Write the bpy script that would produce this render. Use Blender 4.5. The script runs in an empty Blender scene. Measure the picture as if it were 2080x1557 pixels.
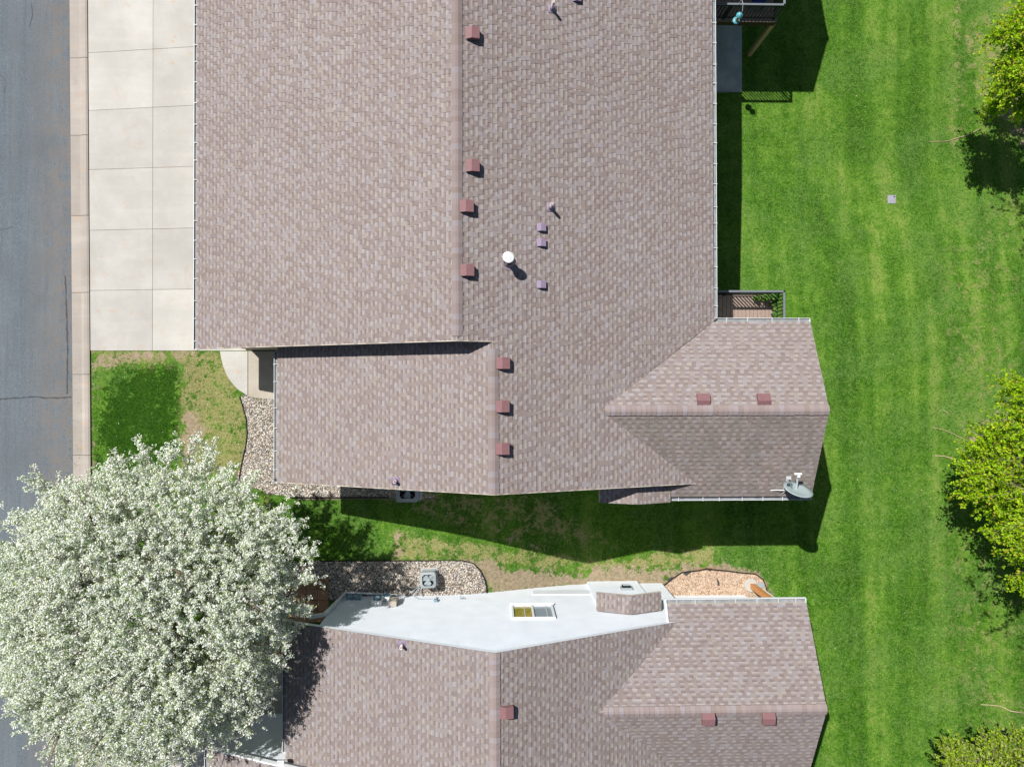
import bpy, math, random
import numpy as np
from mathutils import Vector, Matrix, noise
random.seed(7); RNG=np.random.default_rng(7)
SC=bpy.context.scene; COL=SC.collection
# ------------------------------------------------------------------ camera, world, sun
U=0.018; F=1386.6; H=F*U
TX,TY,RO=0.0253,0.0099,-0.0021
def _rot():
    c,s=math.cos(TX),math.sin(TX); A=np.array([[c,0,-s],[0,1,0],[s,0,c]])
    c,s=math.cos(TY),math.sin(TY); B=np.array([[1,0,0],[0,c,s],[0,-s,c]])
    c,s=math.cos(RO),math.sin(RO); R=np.array([[c,-s,0],[s,c,0],[0,0,1]])
    return R@B@A
RM=_rot()                                # world (x, -y, -z) -> camera (right, down, forward)
Fl=np.diag([1.,-1.,-1.])
cam=bpy.data.objects.new('camera',bpy.data.cameras.new('camera')); COL.objects.link(cam)
_r=Fl@RM.T@Fl
cam.matrix_world=Matrix([[*_r[0],0],[*_r[1],0],[*_r[2],H],[0,0,0,1]])
cam.data.sensor_width=36; cam.data.lens=F/2080*36; cam.data.clip_end=2000
SC.camera=cam
A_,B_=0.5046,0.5224                        # shadow drift per metre of height: east, south
SUN=Vector((-A_,B_,1)).normalized()
w=bpy.data.worlds.new('World'); SC.world=w; w.use_nodes=True
nt=w.node_tree; sky=nt.nodes.new('ShaderNodeTexSky'); sky.sky_type='NISHITA'; sky.sun_disc=False
sky.sun_elevation=math.asin(SUN.z); sky.sun_rotation=math.atan2(SUN.x,SUN.y)
nt.links.new(sky.outputs[0],nt.nodes['Background'].inputs[0]); nt.nodes['Background'].inputs[1].default_value=0.05
sl=bpy.data.lights.new('sun','SUN'); sl.energy=5.0; sl.angle=math.radians(.5); sl.color=(1,.965,.91)
so=bpy.data.objects.new('sun',sl); COL.objects.link(so); so.rotation_euler=SUN.to_track_quat('Z','Y').to_euler()
SC.view_settings.view_transform='Standard'; SC.view_settings.look='None'; SC.view_settings.exposure=0.28; SC.view_settings.gamma=1
# ------------------------------------------------------------------ photograph -> place
def ray(px,py):
    v=np.array([px-1040,py-778.5,F]); v=Fl@(RM.T@v); return v
def onz(px,py,z=0.):
    v=ray(px,py); t=(z-H)/v[2]; return (v[0]*t,v[1]*t,z)
def onplane(px,py,pl):                   # plane z = c + a*x + b*y
    a,b,c=pl; v=ray(px,py); t=(c-H)/(v[2]-a*v[0]-b*v[1]); return (v[0]*t,v[1]*t,H+v[2]*t)
def ss(t): t=min(1,max(0,t)); return t*t*(3-2*t)
def gz(x,y):
    return -1.25*ss((x+2)/6)-1.1*ss((x-3)/6)*ss((y-1)/9)
def ong(px,py,dz=0.):
    z=0
    for _ in range(12): p=onz(px,py,z); z=.5*z+.5*(gz(p[0],p[1])+dz)
    return (p[0],p[1],gz(p[0],p[1])+dz)
# ------------------------------------------------------------------ materials
def srgb(*c): return tuple(((v/255)/12.92 if v/255<=.04045 else ((v/255+.055)/1.055)**2.4) for v in c)+(1,)
class M:
    def __init__(s,name,rough=.8,spec=.3,metal=0):
        s.m=bpy.data.materials.new(name); s.m.use_nodes=True; s.t=s.m.node_tree; s.b=s.t.nodes['Principled BSDF']
        s.b.inputs['Roughness'].default_value=rough; s.b.inputs['Specular IOR Level'].default_value=spec; s.b.inputs['Metallic'].default_value=metal
    def n(s,t,**k):
        o=s.t.nodes.new('ShaderNode'+t)
        for a,v in k.items(): setattr(o,a,v)
        return o
    def l(s,a,b): s.t.links.new(a,b)
    def pos(s,scale=(1,1,1)):
        g=s.n('NewGeometry'); m=s.n('Vector Math' if 0 else 'VectorMath',operation='MULTIPLY'); m.inputs[1].default_value=scale; s.l(g.outputs['Position'],m.inputs[0]); return m.outputs[0]
    def noise(s,scale,detail=4,rough=.6,vec=None,dist=0):
        o=s.n('TexNoise'); o.inputs['Scale'].default_value=scale; o.inputs['Detail'].default_value=detail; o.inputs['Roughness'].default_value=rough; o.inputs['Distortion'].default_value=dist
        s.l(vec if vec is not None else s.pos(),o.inputs['Vector']); return o.outputs[0]
    def ramp(s,fac,stops,interp='LINEAR'):
        o=s.n('ValToRGB'); e=o.color_ramp.elements; o.color_ramp.interpolation=interp
        while len(e)<len(stops): e.new(.5)
        for i,(p,c) in enumerate(stops): e[i].position=p; e[i].color=c if len(c)==4 else (*c,1)
        s.l(fac,o.inputs[0]); return o.outputs[0]
    def sramp(s,fac,a,b,v0=0,v1=1): 
        o=s.n('MapRange'); s.l(fac,o.inputs[0]); 
        for i,v in enumerate((a,b,v0,v1)): o.inputs[i+1].default_value=v
        return o.outputs[0]
    def mix(s,fac,a,b,mode='MIX'):
        o=s.n('Mix',data_type='RGBA',blend_type=mode)
        for i,v in ((0,fac),(6,a),(7,b)):
            if isinstance(v,(int,float)): o.inputs[i].default_value=v
            elif isinstance(v,tuple): o.inputs[i].default_value=v
            else: s.l(v,o.inputs[i])
        return o.outputs[2]
    def math(s,op,a,b=0.):
        o=s.n('Math',operation=op)
        for i,v in enumerate((a,b)):
            if isinstance(v,(int,float)): o.inputs[i].default_value=v
            else: s.l(v,o.inputs[i])
        return o.outputs[0]
    def attr(s,name): o=s.n('Attribute',attribute_name=name); return o
    def col(s,c):
        if isinstance(c,tuple): s.b.inputs['Base Color'].default_value=c
        else: s.l(c,s.b.inputs['Base Color'])
        return s
    def bump(s,h,strength=.3,dist=.01):
        o=s.n('Bump'); o.inputs['Strength'].default_value=strength; o.inputs['Distance'].default_value=dist; s.l(h,o.inputs['Height']); s.l(o.outputs[0],s.b.inputs['Normal']); return s
def plain(name,c,rough=.6,spec=.3,metal=0,var=.12,scale=6):
    m=M(name,rough,spec,metal); n=m.noise(scale,5); k=m.sramp(n,.3,.7,1-var,1+var)
    cc=m.n('RGB'); cc.outputs[0].default_value=c
    g=m.n('VectorMath',operation='SCALE'); m.l(cc.outputs[0],g.inputs[0]); m.l(k,g.inputs['Scale']); m.col(g.outputs[0]); return m.m
# ---- shingles
def shingle_mat(name,gain=1.0,warm=0.):
    m=M(name,.92,.15)
    rnd=m.n('NewGeometry').outputs['Random Per Island']
    k=gain
    def c(r,g,b): v=srgb(r,g,b); return (v[0]*k*(1+warm),v[1]*k,v[2]*k*(1-warm),1)
    base=m.ramp(rnd,[(0,c(120,108,105)),(.16,c(125,113,110)),(.32,c(132,122,116)),(.46,c(129,119,119)),(.60,c(136,128,127)),(.74,c(128,115,110)),(.86,c(138,132,134)),(.95,c(141,132,126))],'CONSTANT')
    base=m.mix(.14,base,c(131,120,117))
    # weathering in large soft areas
    n=m.noise(.35,3,.6); base=m.mix(m.sramp(n,.35,.7,0,.35),base,c(118,106,101))
    n2=m.noise(60,2,.6); base=m.mix(m.sramp(n2,.3,.7,0,.28),base,c(112,100,94))
    uv=m.n('UVMap'); sp=m.n('SeparateXYZ'); m.l(uv.outputs[0],sp.inputs[0])
    band=m.math('MULTIPLY',m.sramp(sp.outputs[1],.45,.05,0,1),sp.outputs[0])   # printed dark band on the recessed tabs
    base=m.mix(m.math('MULTIPLY',band,.42),base,c(76,64,62))
    hl=m.math('MULTIPLY',m.sramp(sp.outputs[1],.45,.8,0,1),sp.outputs[0]); base=m.mix(m.math('MULTIPLY',hl,.34),base,c(170,162,158))
    m.col(base); m.bump(n2,.25,.003); return m.m
def algae_mat():
    m_=shingle_mat('shingle_algae',1.12); t=m_.node_tree; b=t.nodes['Principled BSDF']; src=b.inputs['Base Color'].links[0].from_socket
    g=t.nodes.new('ShaderNodeNewGeometry'); mp=t.nodes.new('ShaderNodeVectorMath'); mp.operation='MULTIPLY'; mp.inputs[1].default_value=(1.6,.5,1); t.links.new(g.outputs['Position'],mp.inputs[0])
    n=t.nodes.new('ShaderNodeTexNoise'); n.inputs['Scale'].default_value=1.3; n.inputs['Detail'].default_value=6; n.inputs['Roughness'].default_value=.75; t.links.new(mp.outputs[0],n.inputs['Vector'])
    r=t.nodes.new('ShaderNodeMapRange'); r.inputs[1].default_value=.38; r.inputs[2].default_value=.62; r.inputs[4].default_value=.55; t.links.new(n.outputs[0],r.inputs[0])
    x=t.nodes.new('ShaderNodeMix'); x.data_type='RGBA'; t.links.new(r.outputs[0],x.inputs[0]); t.links.new(src,x.inputs[6]); x.inputs[7].default_value=srgb(108,106,100); t.links.new(x.outputs[2],b.inputs['Base Color']); return m_
MALG=algae_mat()
MSH=shingle_mat('shingle_weathered',1.20,-.022); MSH2=shingle_mat('shingle_purplish',1.15,-.03)
m=M('shingle_cap',.92,.15); r_=m.n('NewGeometry').outputs['Random Per Island']
cb=m.ramp(r_,[(0,srgb(142,129,127)),(.3,srgb(147,135,134)),(.6,srgb(138,124,120)),(.85,srgb(148,140,143))],'CONSTANT'); n2=m.noise(60,2,.6); m.col(m.mix(m.sramp(n2,.3,.7,0,.28),cb,srgb(106,94,90))); MCAP=m.m
def algae(mat):                          # south faces carry dark algae streaks
    pass
# ---- concretes etc.
def concrete(name,base,dark,stain,sc=.5,staink=.5):
    m=M(name,.9,.2); p=m.pos()
    n=m.noise(sc,6,.65); c=m.mix(m.sramp(n,.35,.68),dark,base)
    n2=m.noise(1.1,4,.7,dist=.6); c=m.mix(m.sramp(n2,.60,.78,0,staink),c,stain)
    n3=m.noise(90,2,.5); c=m.mix(m.sramp(n3,.3,.7,0,.10),c,(.08,.075,.07,1))
    v=m.n('VectorMath',operation='MULTIPLY'); v.inputs[1].default_value=(.35,2.2,1); m.l(p,v.inputs[0])
    n4=m.noise(1.2,5,.6,v.outputs[0]); c=m.mix(m.sramp(n4,.5,.75,0,.22),c,(.62,.6,.56,1))
    n5=m.noise(2.3,5,.75); c=m.mix(m.sramp(n5,.58,.72,0,.55*staink/.35),c,srgb(190,150,112)); n6=m.noise(.9,5,.7); c=m.mix(m.sramp(n6,.55,.36,0,.30),c,dark)
    r=m.n('NewGeometry').outputs['Random Per Island']; g=m.n('VectorMath',operation='SCALE'); m.l(c,g.inputs[0]); m.l(m.sramp(r,0,1,.90,1.05),g.inputs['Scale']); c=g.outputs[0]
    m.col(c); m.bump(n3,.15,.003); return m.m
MDRV=concrete('driveway_concrete',srgb(195,192,186),srgb(176,173,167),srgb(176,156,128),.45,.35)
MCURB=concrete('curb_concrete',srgb(176,167,158),srgb(162,154,146),srgb(146,132,118),.8,.5)
MPATIO=concrete('patio_concrete',srgb(206,206,204),srgb(160,162,162),srgb(140,140,138),.9,.5)
MPORCH=concrete('porch_concrete',srgb(184,176,164),srgb(170,162,150),srgb(150,135,115),.9,.3)
m=M('asphalt',.93,.2); p=m.pos()
n=m.noise(55,3,.85); c=m.ramp(n,[(.28,srgb(60,70,78)),(.5,srgb(92,102,110)),(.72,srgb(154,160,165))])
v=m.n('VectorMath',operation='MULTIPLY'); v.inputs[1].default_value=(1.6,.06,1); m.l(p,v.inputs[0])
n=m.noise(1.6,4,.6,v.outputs[0]); c=m.mix(m.sramp(n,.40,.60,0,.35),c,srgb(116,122,126)); nq=m.noise(7,3,.7,v.outputs[0]); c=m.mix(m.sramp(nq,.45,.7,0,.25),c,srgb(72,78,84))
sp=m.n('SeparateXYZ'); m.l(p,sp.inputs[0]); edge=m.sramp(sp.outputs[0],-17.0,-15.9,0,1)
nn=m.noise(2.5,4,.7); c=m.mix(m.math('MULTIPLY',edge,m.sramp(nn,.35,.6,0,.75)),c,srgb(118,111,106))
nn=m.noise(.5,3,.6); c=m.mix(m.sramp(nn,.45,.7,0,.4),c,srgb(90,94,97))
m.col(c); m.bump(m.noise(120,2,.7),.5,.006); MASPH=m.m
MTAR=plain('crack_sealer',srgb(74,77,80),.8,.2)
MJOINT=plain('joint_dirt',srgb(74,66,58),.95,.1,var=.3)
# ---- lawn
def lawn_mat(name,island):
    m=M(name,.95,.12); p=m.pos()
    msk=m.attr('mask').outputs['Color']; sp=m.n('SeparateColor'); m.l(msk,sp.inputs[0]); DIRT,DARK,DRY=sp.outputs
    v=m.n('VectorMath',operation='MULTIPLY'); v.inputs[1].default_value=(1,.04,1); m.l(p,v.inputs[0])
    st=m.noise(1.15,2,.55,v.outputs[0]); big=m.noise(.32,4,.65)
    mot=m.noise(2.4,6,.75); f1=m.noise(9,4,.85); f2=m.noise(24,3,.85)
    G_d=srgb(44,90,4); G_m=srgb(62,110,14); G_l=srgb(90,132,36); G_y=srgb(116,142,60)
    t=m.math('ADD',m.math('MULTIPLY',st,1.15),m.math('MULTIPLY',big,.7)); t=m.math('ADD',t,m.math('MULTIPLY',mot,.85))
    c=m.ramp(m.sramp(t,1.12,1.60),[(0,G_d),(.38,G_m),(.75,G_l),(1,G_y)])
    hn=m.noise(.55,4,.7); c=m.mix(m.sramp(hn,.42,.62,0,.5),c,m.mix(m.sramp(hn,.42,.62),srgb(36,86,22),srgb(82,120,52)))
    c=m.mix(m.sramp(f1,.50,.72,0,.6),c,srgb(124,136,76)); c=m.mix(m.sramp(f1,.50,.30,0,.7),c,srgb(20,50,4))
    c=m.mix(m.sramp(f2,.52,.68,0,.62),c,srgb(138,154,92)); c=m.mix(m.sramp(f2,.48,.32,0,.65),c,srgb(16,40,4))
    br=m.math('ADD',m.sramp(m.noise(2.6,5,.7),.36,.64,-.5,.5),m.sramp(m.noise(8,4,.8),.36,.64,-.35,.35))   # break-up of patches
    def blot(mask,k=2.6,w=.16):
        a=m.math('ADD',mask,m.math('MULTIPLY',br,k)); return m.math('MULTIPLY',m.sramp(a,.5-w,.5+w),m.sramp(mask,.02,.3))
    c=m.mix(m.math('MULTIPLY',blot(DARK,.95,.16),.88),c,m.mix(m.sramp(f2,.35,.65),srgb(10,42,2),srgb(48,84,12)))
    dry=m.mix(m.sramp(f2,.35,.65),srgb(106,110,56),srgb(172,160,118))
    c=m.mix(m.math('MULTIPLY',blot(DRY,1.1,.22),.8),c,dry)
    dirt=m.mix(m.sramp(f1,.35,.65),srgb(128,112,94),srgb(172,154,132))
    c=m.mix(m.math('MULTIPLY',blot(DIRT,.8,.14),.9),c,dirt)
    if island:
        r=m.n('NewGeometry').outputs['Random Per Island']; g=m.n('VectorMath',operation='SCALE'); m.l(c,g.inputs[0]); m.l(m.sramp(r,0,1,.5,1.9),g.inputs['Scale']); c=g.outputs[0]
    m.col(c)
    if not island: m.bump(m.math('ADD',f1,f2),.7,.03)
    return m.m
MLAWN=lawn_mat('lawn_grass',False); MBLADE=lawn_mat('grass_blades',True)
# ---- stones, mulch, leaves
def islandmat(name,stops,rough=.85,spec=.2,trans=0):
    m=M(name,rough,spec); r=m.n('NewGeometry').outputs['Random Per Island']; c=m.ramp(r,stops,'CONSTANT'); m.col(c)
    if trans:
        tr=m.n('BsdfTranslucent'); m.l(c,tr.inputs[0]); mx=m.n('MixShader'); mx.inputs[0].default_value=trans
        out=m.t.nodes['Material Output']; m.l(m.b.outputs[0],mx.inputs[1]); m.l(tr.outputs[0],mx.inputs[2]); m.l(mx.outputs[0],out.inputs[0])
    return m.m
def st(*cs): return [(i/len(cs),srgb(*c)) for i,c in enumerate(cs)]
MSTONE=islandmat('river_stone',st((150,142,130),(204,194,178),(120,116,114),(176,160,140),(216,212,204),(92,90,92),(162,144,126),(190,184,178),(134,132,134)),.8)
MBED=plain('bed_soil',srgb(118,106,96),.95,.1,var=.35,scale=30)
MCHIP=islandmat('mulch_chip',st((196,170,146),(174,148,124),(210,190,168),(150,126,106),(202,180,158),(184,160,140)),.85)
MCHIPB=plain('mulch_base',srgb(150,116,86),.95,.1,var=.35,scale=40)
MLEAF=islandmat('maple_leaf',st((158,198,20),(180,212,26),(130,172,16),(196,220,44),(164,198,24),(112,154,16),(166,204,28),(146,184,20),(156,194,34),(136,176,20),(174,206,30),(200,180,66)),.6,.3,.42)
MLEAF3=islandmat('dull_leaf',st((140,166,36),(116,144,34),(156,178,56),(160,170,104),(98,124,36),(150,178,30)),.7,.2,.3)
MBLOS=islandmat('white_blossom',st((242,244,238),(232,238,228),(250,250,248),(236,240,234),(222,230,216),(246,245,240)),.7,.2,.32)
MLEAFB=islandmat('crab_leaf',st((134,158,72),(156,176,92),(108,134,58),(176,190,116),(140,164,84)),.7,.2,.3)
MBARK=plain('bark',srgb(112,98,88),.95,.1,var=.35,scale=18)
MROOT=plain('root_bark',srgb(176,160,128),.95,.1,var=.25,scale=25)
MWHITE=plain('white_vinyl',srgb(226,230,232),.55,.3,var=.02)
MSIDE=plain('white_siding',srgb(217,223,231),.6,.25,var=.05,scale=1.5)
MFASC=plain('cream_fascia',srgb(196,186,172),.6,.25,var=.05)
MBEIGE=plain('beige_siding',srgb(172,164,152),.7,.2,var=.06)
MGUTI=plain('gutter_inside',srgb(134,138,142),.6,.3,var=.25,scale=5)
MHANG=plain('gutter_hanger',srgb(186,190,192),.5,.3)
MFRAME=plain('dark_joist',srgb(92,70,54),.85,.1)
MMAUVE=plain('mauve_vent_metal',srgb(128,94,96),.5,.3,var=.08,scale=12)
MMAUVE2=plain('faded_vent_plastic',srgb(138,124,146),.6,.3,var=.15,scale=25)
MFLASH=plain('lead_flashing',srgb(140,128,140),.6,.3,var=.1)
MPIPE=plain('white_pipe',srgb(214,200,196),.5,.3,var=.05)
MGALV=plain('galvanised_steel',srgb(206,210,212),.4,.5,.3,var=.05)
MBLACK=plain('black_rail_paint',srgb(34,36,40),.45,.4,var=.1)
MRAIL=plain('grey_top_rail',srgb(112,118,126),.4,.4,var=.08)
MDECK=plain('brown_deck_board',srgb(150,132,122),.8,.2,var=.12,scale=9)
MPOST=plain('brown_post',srgb(214,176,130),.7,.2,var=.15,scale=8)
MACB=plain('cooler_grey',srgb(146,153,157),.5,.4,var=.06)
MACF=plain('cooler_fan',srgb(150,160,166),.4,.5,var=.08)
MDARK=plain('dark_hollow',srgb(22,22,24),.8,.1)
MBLUEB=plain('meter_blue_grey',srgb(110,140,156),.4,.5,var=.1)
MDISH=plain('dish_grey',srgb(150,164,166),.45,.4,var=.05)
MEDGE=plain('black_edging',srgb(40,38,36),.7,.2,var=.2)
MFABRIC=plain('weed_fabric',srgb(66,68,70),.9,.1,var=.2,scale=20)
MPAVER=islandmat('brown_paver',st((166,130,102),(150,118,92),(176,142,112),(158,126,104)),.9)
MCHAIR=plain('blue_chair_plastic',srgb(30,60,120),.4,.4)
MFEED=plain('feeder_teal',srgb(90,160,178),.35,.5)
MSEED=plain('bird_seed',srgb(196,160,112),.9,.1,var=.3,scale=60)
MPLANT=islandmat('pot_leaf',st((90,130,40),(60,104,44),(120,150,60),(80,120,70)),.7,.2,.2)
MPOT=plain('dark_pot',srgb(50,48,52),.6,.3)
MHOSE=plain('garden_hose',srgb(150,180,40),.4,.4)
MCOVER=plain('cover_plastic',srgb(150,150,160),.6,.3,var=.05)
m=M('window_glass',.15,.4); m.col(srgb(138,150,166)); MGLASS=m.m
m=M('window_glass_painted_reflection',.08,.6); n=m.noise(9,4,.6); m.col(m.ramp(n,[(.35,srgb(112,118,50)),(.5,srgb(150,138,60)),(.65,srgb(186,140,80))])); MGLASSY=m.m  # mottled lawn reflection painted into the pane's colour
# ------------------------------------------------------------------ mesh helpers
def tag(o,label=None,cat=None,group=None,kind=None):
    for k,v in (('label',label),('category',cat),('group',group),('kind',kind)):
        if v: o[k]=v
    return o
def empty(name,loc=(0,0,0),rz=0):
    o=bpy.data.objects.new(name,None); COL.objects.link(o); o.location=loc; o.rotation_euler=(0,0,rz); o.empty_display_size=.2; return o
class MB:
    def __init__(s): s.v=[];s.f=[];s.m=[];s.uv={}
    def poly(s,pts,mi=0):
        k=len(s.v); s.v+= [tuple(map(float,p)) for p in pts]; s.f.append(tuple(range(k,k+len(pts)))); s.m.append(mi); return s
    def box(s,c,sz,rz=0,mi=0,R=None):
        hx,hy,hz=[q/2 for q in sz]; k=len(s.v); R=R or Matrix.Rotation(rz,3,'Z')
        for x in(-hx,hx):
            for y in(-hy,hy):
                for z in(-hz,hz): s.v.append(tuple(R@Vector((x,y,z))+Vector(c)))
        for f in((0,1,3,2),(4,6,7,5),(0,4,5,1),(2,3,7,6),(0,2,6,4),(1,5,7,3)): s.f.append(tuple(k+i for i in f)); s.m.append(mi)
        return s
    def bar(s,a,b,w,h=None,mi=0):
        a,b=Vector(a),Vector(b); d=b-a; R=d.to_track_quat('Z','Y').to_matrix(); return s.box((a+b)/2,(w,h or w,d.length),R=R,mi=mi)
    def tube(s,path,r,n=8,mi=0,cap=True):
        path=[Vector(p) for p in path]; rs=r if isinstance(r,(list,tuple)) else [r]*len(path); k0=len(s.v)
        prev=None
        for i,p in enumerate(path):
            d=(path[min(i+1,len(path)-1)]-path[max(i-1,0)]).normalized()
            if prev is None: x=d.orthogonal().normalized()
            else: x=(prev-d*prev.dot(d)).normalized()
            prev=x; y=d.cross(x)
            for j in range(n):
                a=2*math.pi*j/n; s.v.append(tuple(p+(x*math.cos(a)+y*math.sin(a))*rs[i]))
        for i in range(len(path)-1):
            for j in range(n):
                a=k0+i*n+j; b=k0+i*n+(j+1)%n; s.f.append((a,b,b+n,a+n)); s.m.append(mi)
        if cap: s.f.append(tuple(k0+j for j in range(n))[::-1]); s.m.append(mi); e=k0+(len(path)-1)*n; s.f.append(tuple(e+j for j in range(n))); s.m.append(mi)
        return s
    def lathe(s,prof,c=(0,0,0),n=20,mi=0,R=None):
        k0=len(s.v); c=Vector(c); R=R or Matrix.Identity(3)
        for r,z in prof:
            for j in range(n): a=2*math.pi*j/n; s.v.append(tuple(R@Vector((r*math.cos(a),r*math.sin(a),z))+c))
        for i in range(len(prof)-1):
            for j in range(n):
                a=k0+i*n+j;b=k0+i*n+(j+1)%n; s.f.append((a,b,b+n,a+n)); s.m.append(mi)
        return s
    def prism(s,poly,z0,z1,mi=0):
        n=len(poly); k=len(s.v)
        for z in(z0,z1):
            for p in poly: s.v.append((p[0],p[1],z+(p[2] if len(p)>2 else 0)))
        s.f.append(tuple(range(k+n,k+2*n))); s.m.append(mi); s.f.append(tuple(range(k,k+n))[::-1]); s.m.append(mi)
        for i in range(n): j=(i+1)%n; s.f.append((k+i,k+j,k+n+j,k+n+i)); s.m.append(mi)
        return s
    def build(s,name,mats,parent=None,smooth=False,bevel=0):
        me=bpy.data.meshes.new(name); me.from_pydata(s.v,[],s.f)
        mats=mats if isinstance(mats,(list,tuple)) else [mats]
        for mm in mats: me.materials.append(mm)
        me.polygons.foreach_set('material_index',s.m)
        if s.uv:
            l=me.uv_layers.new(name='UVMap'); a=np.zeros((len(me.loops),2),np.float32)
            vi=np.zeros(len(me.loops),np.int32); me.loops.foreach_get('vertex_index',vi)
            tab=np.zeros((len(s.v),2),np.float32)
            for k,val in s.uv.items(): tab[k]=val
            l.data.foreach_set('uv',tab[vi].ravel())
        if smooth: me.polygons.foreach_set('use_smooth',[True]*len(me.polygons))
        o=bpy.data.objects.new(name,me); COL.objects.link(o)
        if parent is not None: o.parent=parent; 
        if bevel:
            b=o.modifiers.new('bevel','BEVEL'); b.width=bevel; b.segments=2; b.limit_method='ANGLE'
        return o
def local(mb,parent):                    # world coordinates -> the parent's frame (parents are only moved, never turned)
    t=parent.location; mb.v=[(x-t[0],y-t[1],z-t[2]) for x,y,z in mb.v]; return mb
def clip(poly,conv):                     # Sutherland-Hodgman, conv counter-clockwise
    out=poly
    for i in range(len(conv)):
        (x0,y0),(x1,y1)=conv[i],conv[(i+1)%len(conv)]; inp=out; out=[]
        if not inp: return []
        def side(p): return (x1-x0)*(p[1]-y0)-(y1-y0)*(p[0]-x0)
        for j in range(len(inp)):
            a,b=inp[j-1],inp[j]; sa,sb=side(a),side(b)
            if sb>=0:
                if sa<0: t=sa/(sa-sb); out.append((a[0]+t*(b[0]-a[0]),a[1]+t*(b[1]-a[1])))
                out.append(b)
            elif sa>=0: t=sa/(sa-sb); out.append((a[0]+t*(b[0]-a[0]),a[1]+t*(b[1]-a[1])))
    return out
def ccw(p):
    a=sum(p[i-1][0]*p[i][1]-p[i][0]*p[i-1][1] for i in range(len(p))); return p if a>0 else p[::-1]
def clad(mb,O,ad,dd,polys,course,wr,lifts,mi=0,d0=None,seed=1,thin=.002,dref=None):
    """courses of overlapping pieces on a plane: O origin, ad along, dd down the fall; polys convex in (a,d)"""
    rnd=random.Random(seed); O=Vector(O); ad=Vector(ad).normalized(); dd=Vector(dd).normalized(); nn=ad.cross(dd)
    if nn.z<0 or (abs(nn.z)<1e-6 and d0=='flip'): nn=-nn
    flip=ad.cross(dd).dot(nn)<0
    polys=[ccw(p) for p in polys]
    dmax=max(q[1] for p in polys for q in p); dmin=min(q[1] for p in polys for q in p); amin=min(q[0] for p in polys for q in p); amax=max(q[0] for p in polys for q in p)
    k=0; d=dmax if dref is None else dref+math.ceil((dmax-dref)/course-1e-6)*course
    while d>dmin:
        a=amin-rnd.random()*wr[1]; hi=rnd.random()<.5
        while a<amax:
            wd=rnd.uniform(*wr); hi=not hi if rnd.random()<.93 else hi
            L=lifts[1] if hi else lifts[0]
            cell=[(a,d-course),(a+wd,d-course),(a+wd,d),(a,d)]
            for P in polys:
                q=clip(cell,P)
                if len(q)<3: continue
                h=[thin+(L-thin)*(1-(d-y)/course) if not hi else L*.75+L*.25*(1-(d-y)/course) for x,y in q]
                k0=len(mb.v); n=len(q)
                for (x,y),hh in zip(q,h): mb.v.append(tuple(O+ad*x+dd*y+nn*hh)); mb.uv[len(mb.v)-1]=(0. if hi else 1.,1-(d-y)/course)
                for x,y in q: mb.v.append(tuple(O+ad*x+dd*y-nn*.004)); mb.uv[len(mb.v)-1]=(0.,1.)
                f=tuple(range(k0,k0+n)); mb.f.append(f if not flip else f[::-1]); mb.m.append(mi)
                for i in range(n):
                    j=(i+1)%n; g=(k0+j,k0+i,k0+n+i,k0+n+j); mb.f.append(g if not flip else g[::-1]); mb.m.append(mi)
            a+=wd
        d-=course
    return mb
# ------------------------------------------------------------------ setting
def px_poly(pts,dz=0.): return [ong(x,y,dz) for x,y in pts]
def inpoly(x,y,P):
    c=False;j=len(P)-1
    for i in range(len(P)):
        if (P[i][1]>y)!=(P[j][1]>y) and x<(P[j][0]-P[i][0])*(y-P[i][1])/(P[j][1]-P[i][1])+P[i][0]: c=not c
        j=i
    return c
def dpoly(x,y,P):
    d=1e9
    for i in range(len(P)):
        ax,ay=P[i-1][:2];bx,by=P[i][:2]; t=((x-ax)*(bx-ax)+(y-ay)*(by-ay))/max(1e-9,(bx-ax)**2+(by-ay)**2); t=min(1,max(0,t))
        d=min(d,math.hypot(x-ax-t*(bx-ax),y-ay-t*(by-ay)))
    return d if inpoly(x,y,P) else -d
# masks of the lawn, given as outlines on the ground with a soft width
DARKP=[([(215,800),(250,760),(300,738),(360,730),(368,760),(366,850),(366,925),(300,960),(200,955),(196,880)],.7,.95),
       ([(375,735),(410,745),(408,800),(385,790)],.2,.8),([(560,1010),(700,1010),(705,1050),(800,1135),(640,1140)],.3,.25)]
DIRTP=[([(1040,1155),(1130,1165),(1180,1172),(1210,1150),(1360,1158),(1340,1200),(1200,1192),(1010,1205),(985,1165)],.35,.95),
       ([(920,1145),(1000,1135),(1030,1160),(1010,1205),(960,1170)],.3,.9),([(1340,1165),(1400,1145),(1480,1148),(1540,1165),(1565,1205),(1350,1200)],.3,.85),
       ([(372,840),(395,830),(415,880),(385,935),(368,920)],.25,.8),([(188,715),(400,715),(440,720),(330,728),(205,745),(196,780),(188,960)],.3,.62),
       ([(1030,1090),(1110,1110),(1050,1108)],.25,.8),([(740,1000),(880,1000),(900,1018),(860,1030)],.3,.55),
       ([(2010,140),(2080,100),(2080,300),(2035,240)],.5,.75),([(1960,880),(2080,800),(2080,960),(2000,1000)],.5,.55),([(2010,930),(2080,900),(2080,1010),(2020,1000)],.5,.7),
       ([(800,1085),(815,1080),(815,1130),(803,1130)],.12,.7)]
DRYP=[([(185,712),(445,712),(500,830),(500,960),(370,960),(370,740),(200,745)],.3,.80),([(1900,560),(2080,330),(2080,800),(1960,900),(1900,760)],2.2,.20),
      ([(1960,60),(2080,0),(2080,260),(1990,230)],.9,.45),([(800,1080),(1200,1140),(1450,1110),(1450,1150),(1200,1160),(960,1135),(800,1135)],.3,.72),
      ([(1880,950),(2080,1200),(2080,1500),(1960,1480)],2.2,.22),([(730,990),(1100,1010),(1250,1110),(1000,1085)],.5,.45),([(1925,0),(1960,0),(1955,300),(1930,330)],.5,.30)]
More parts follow.
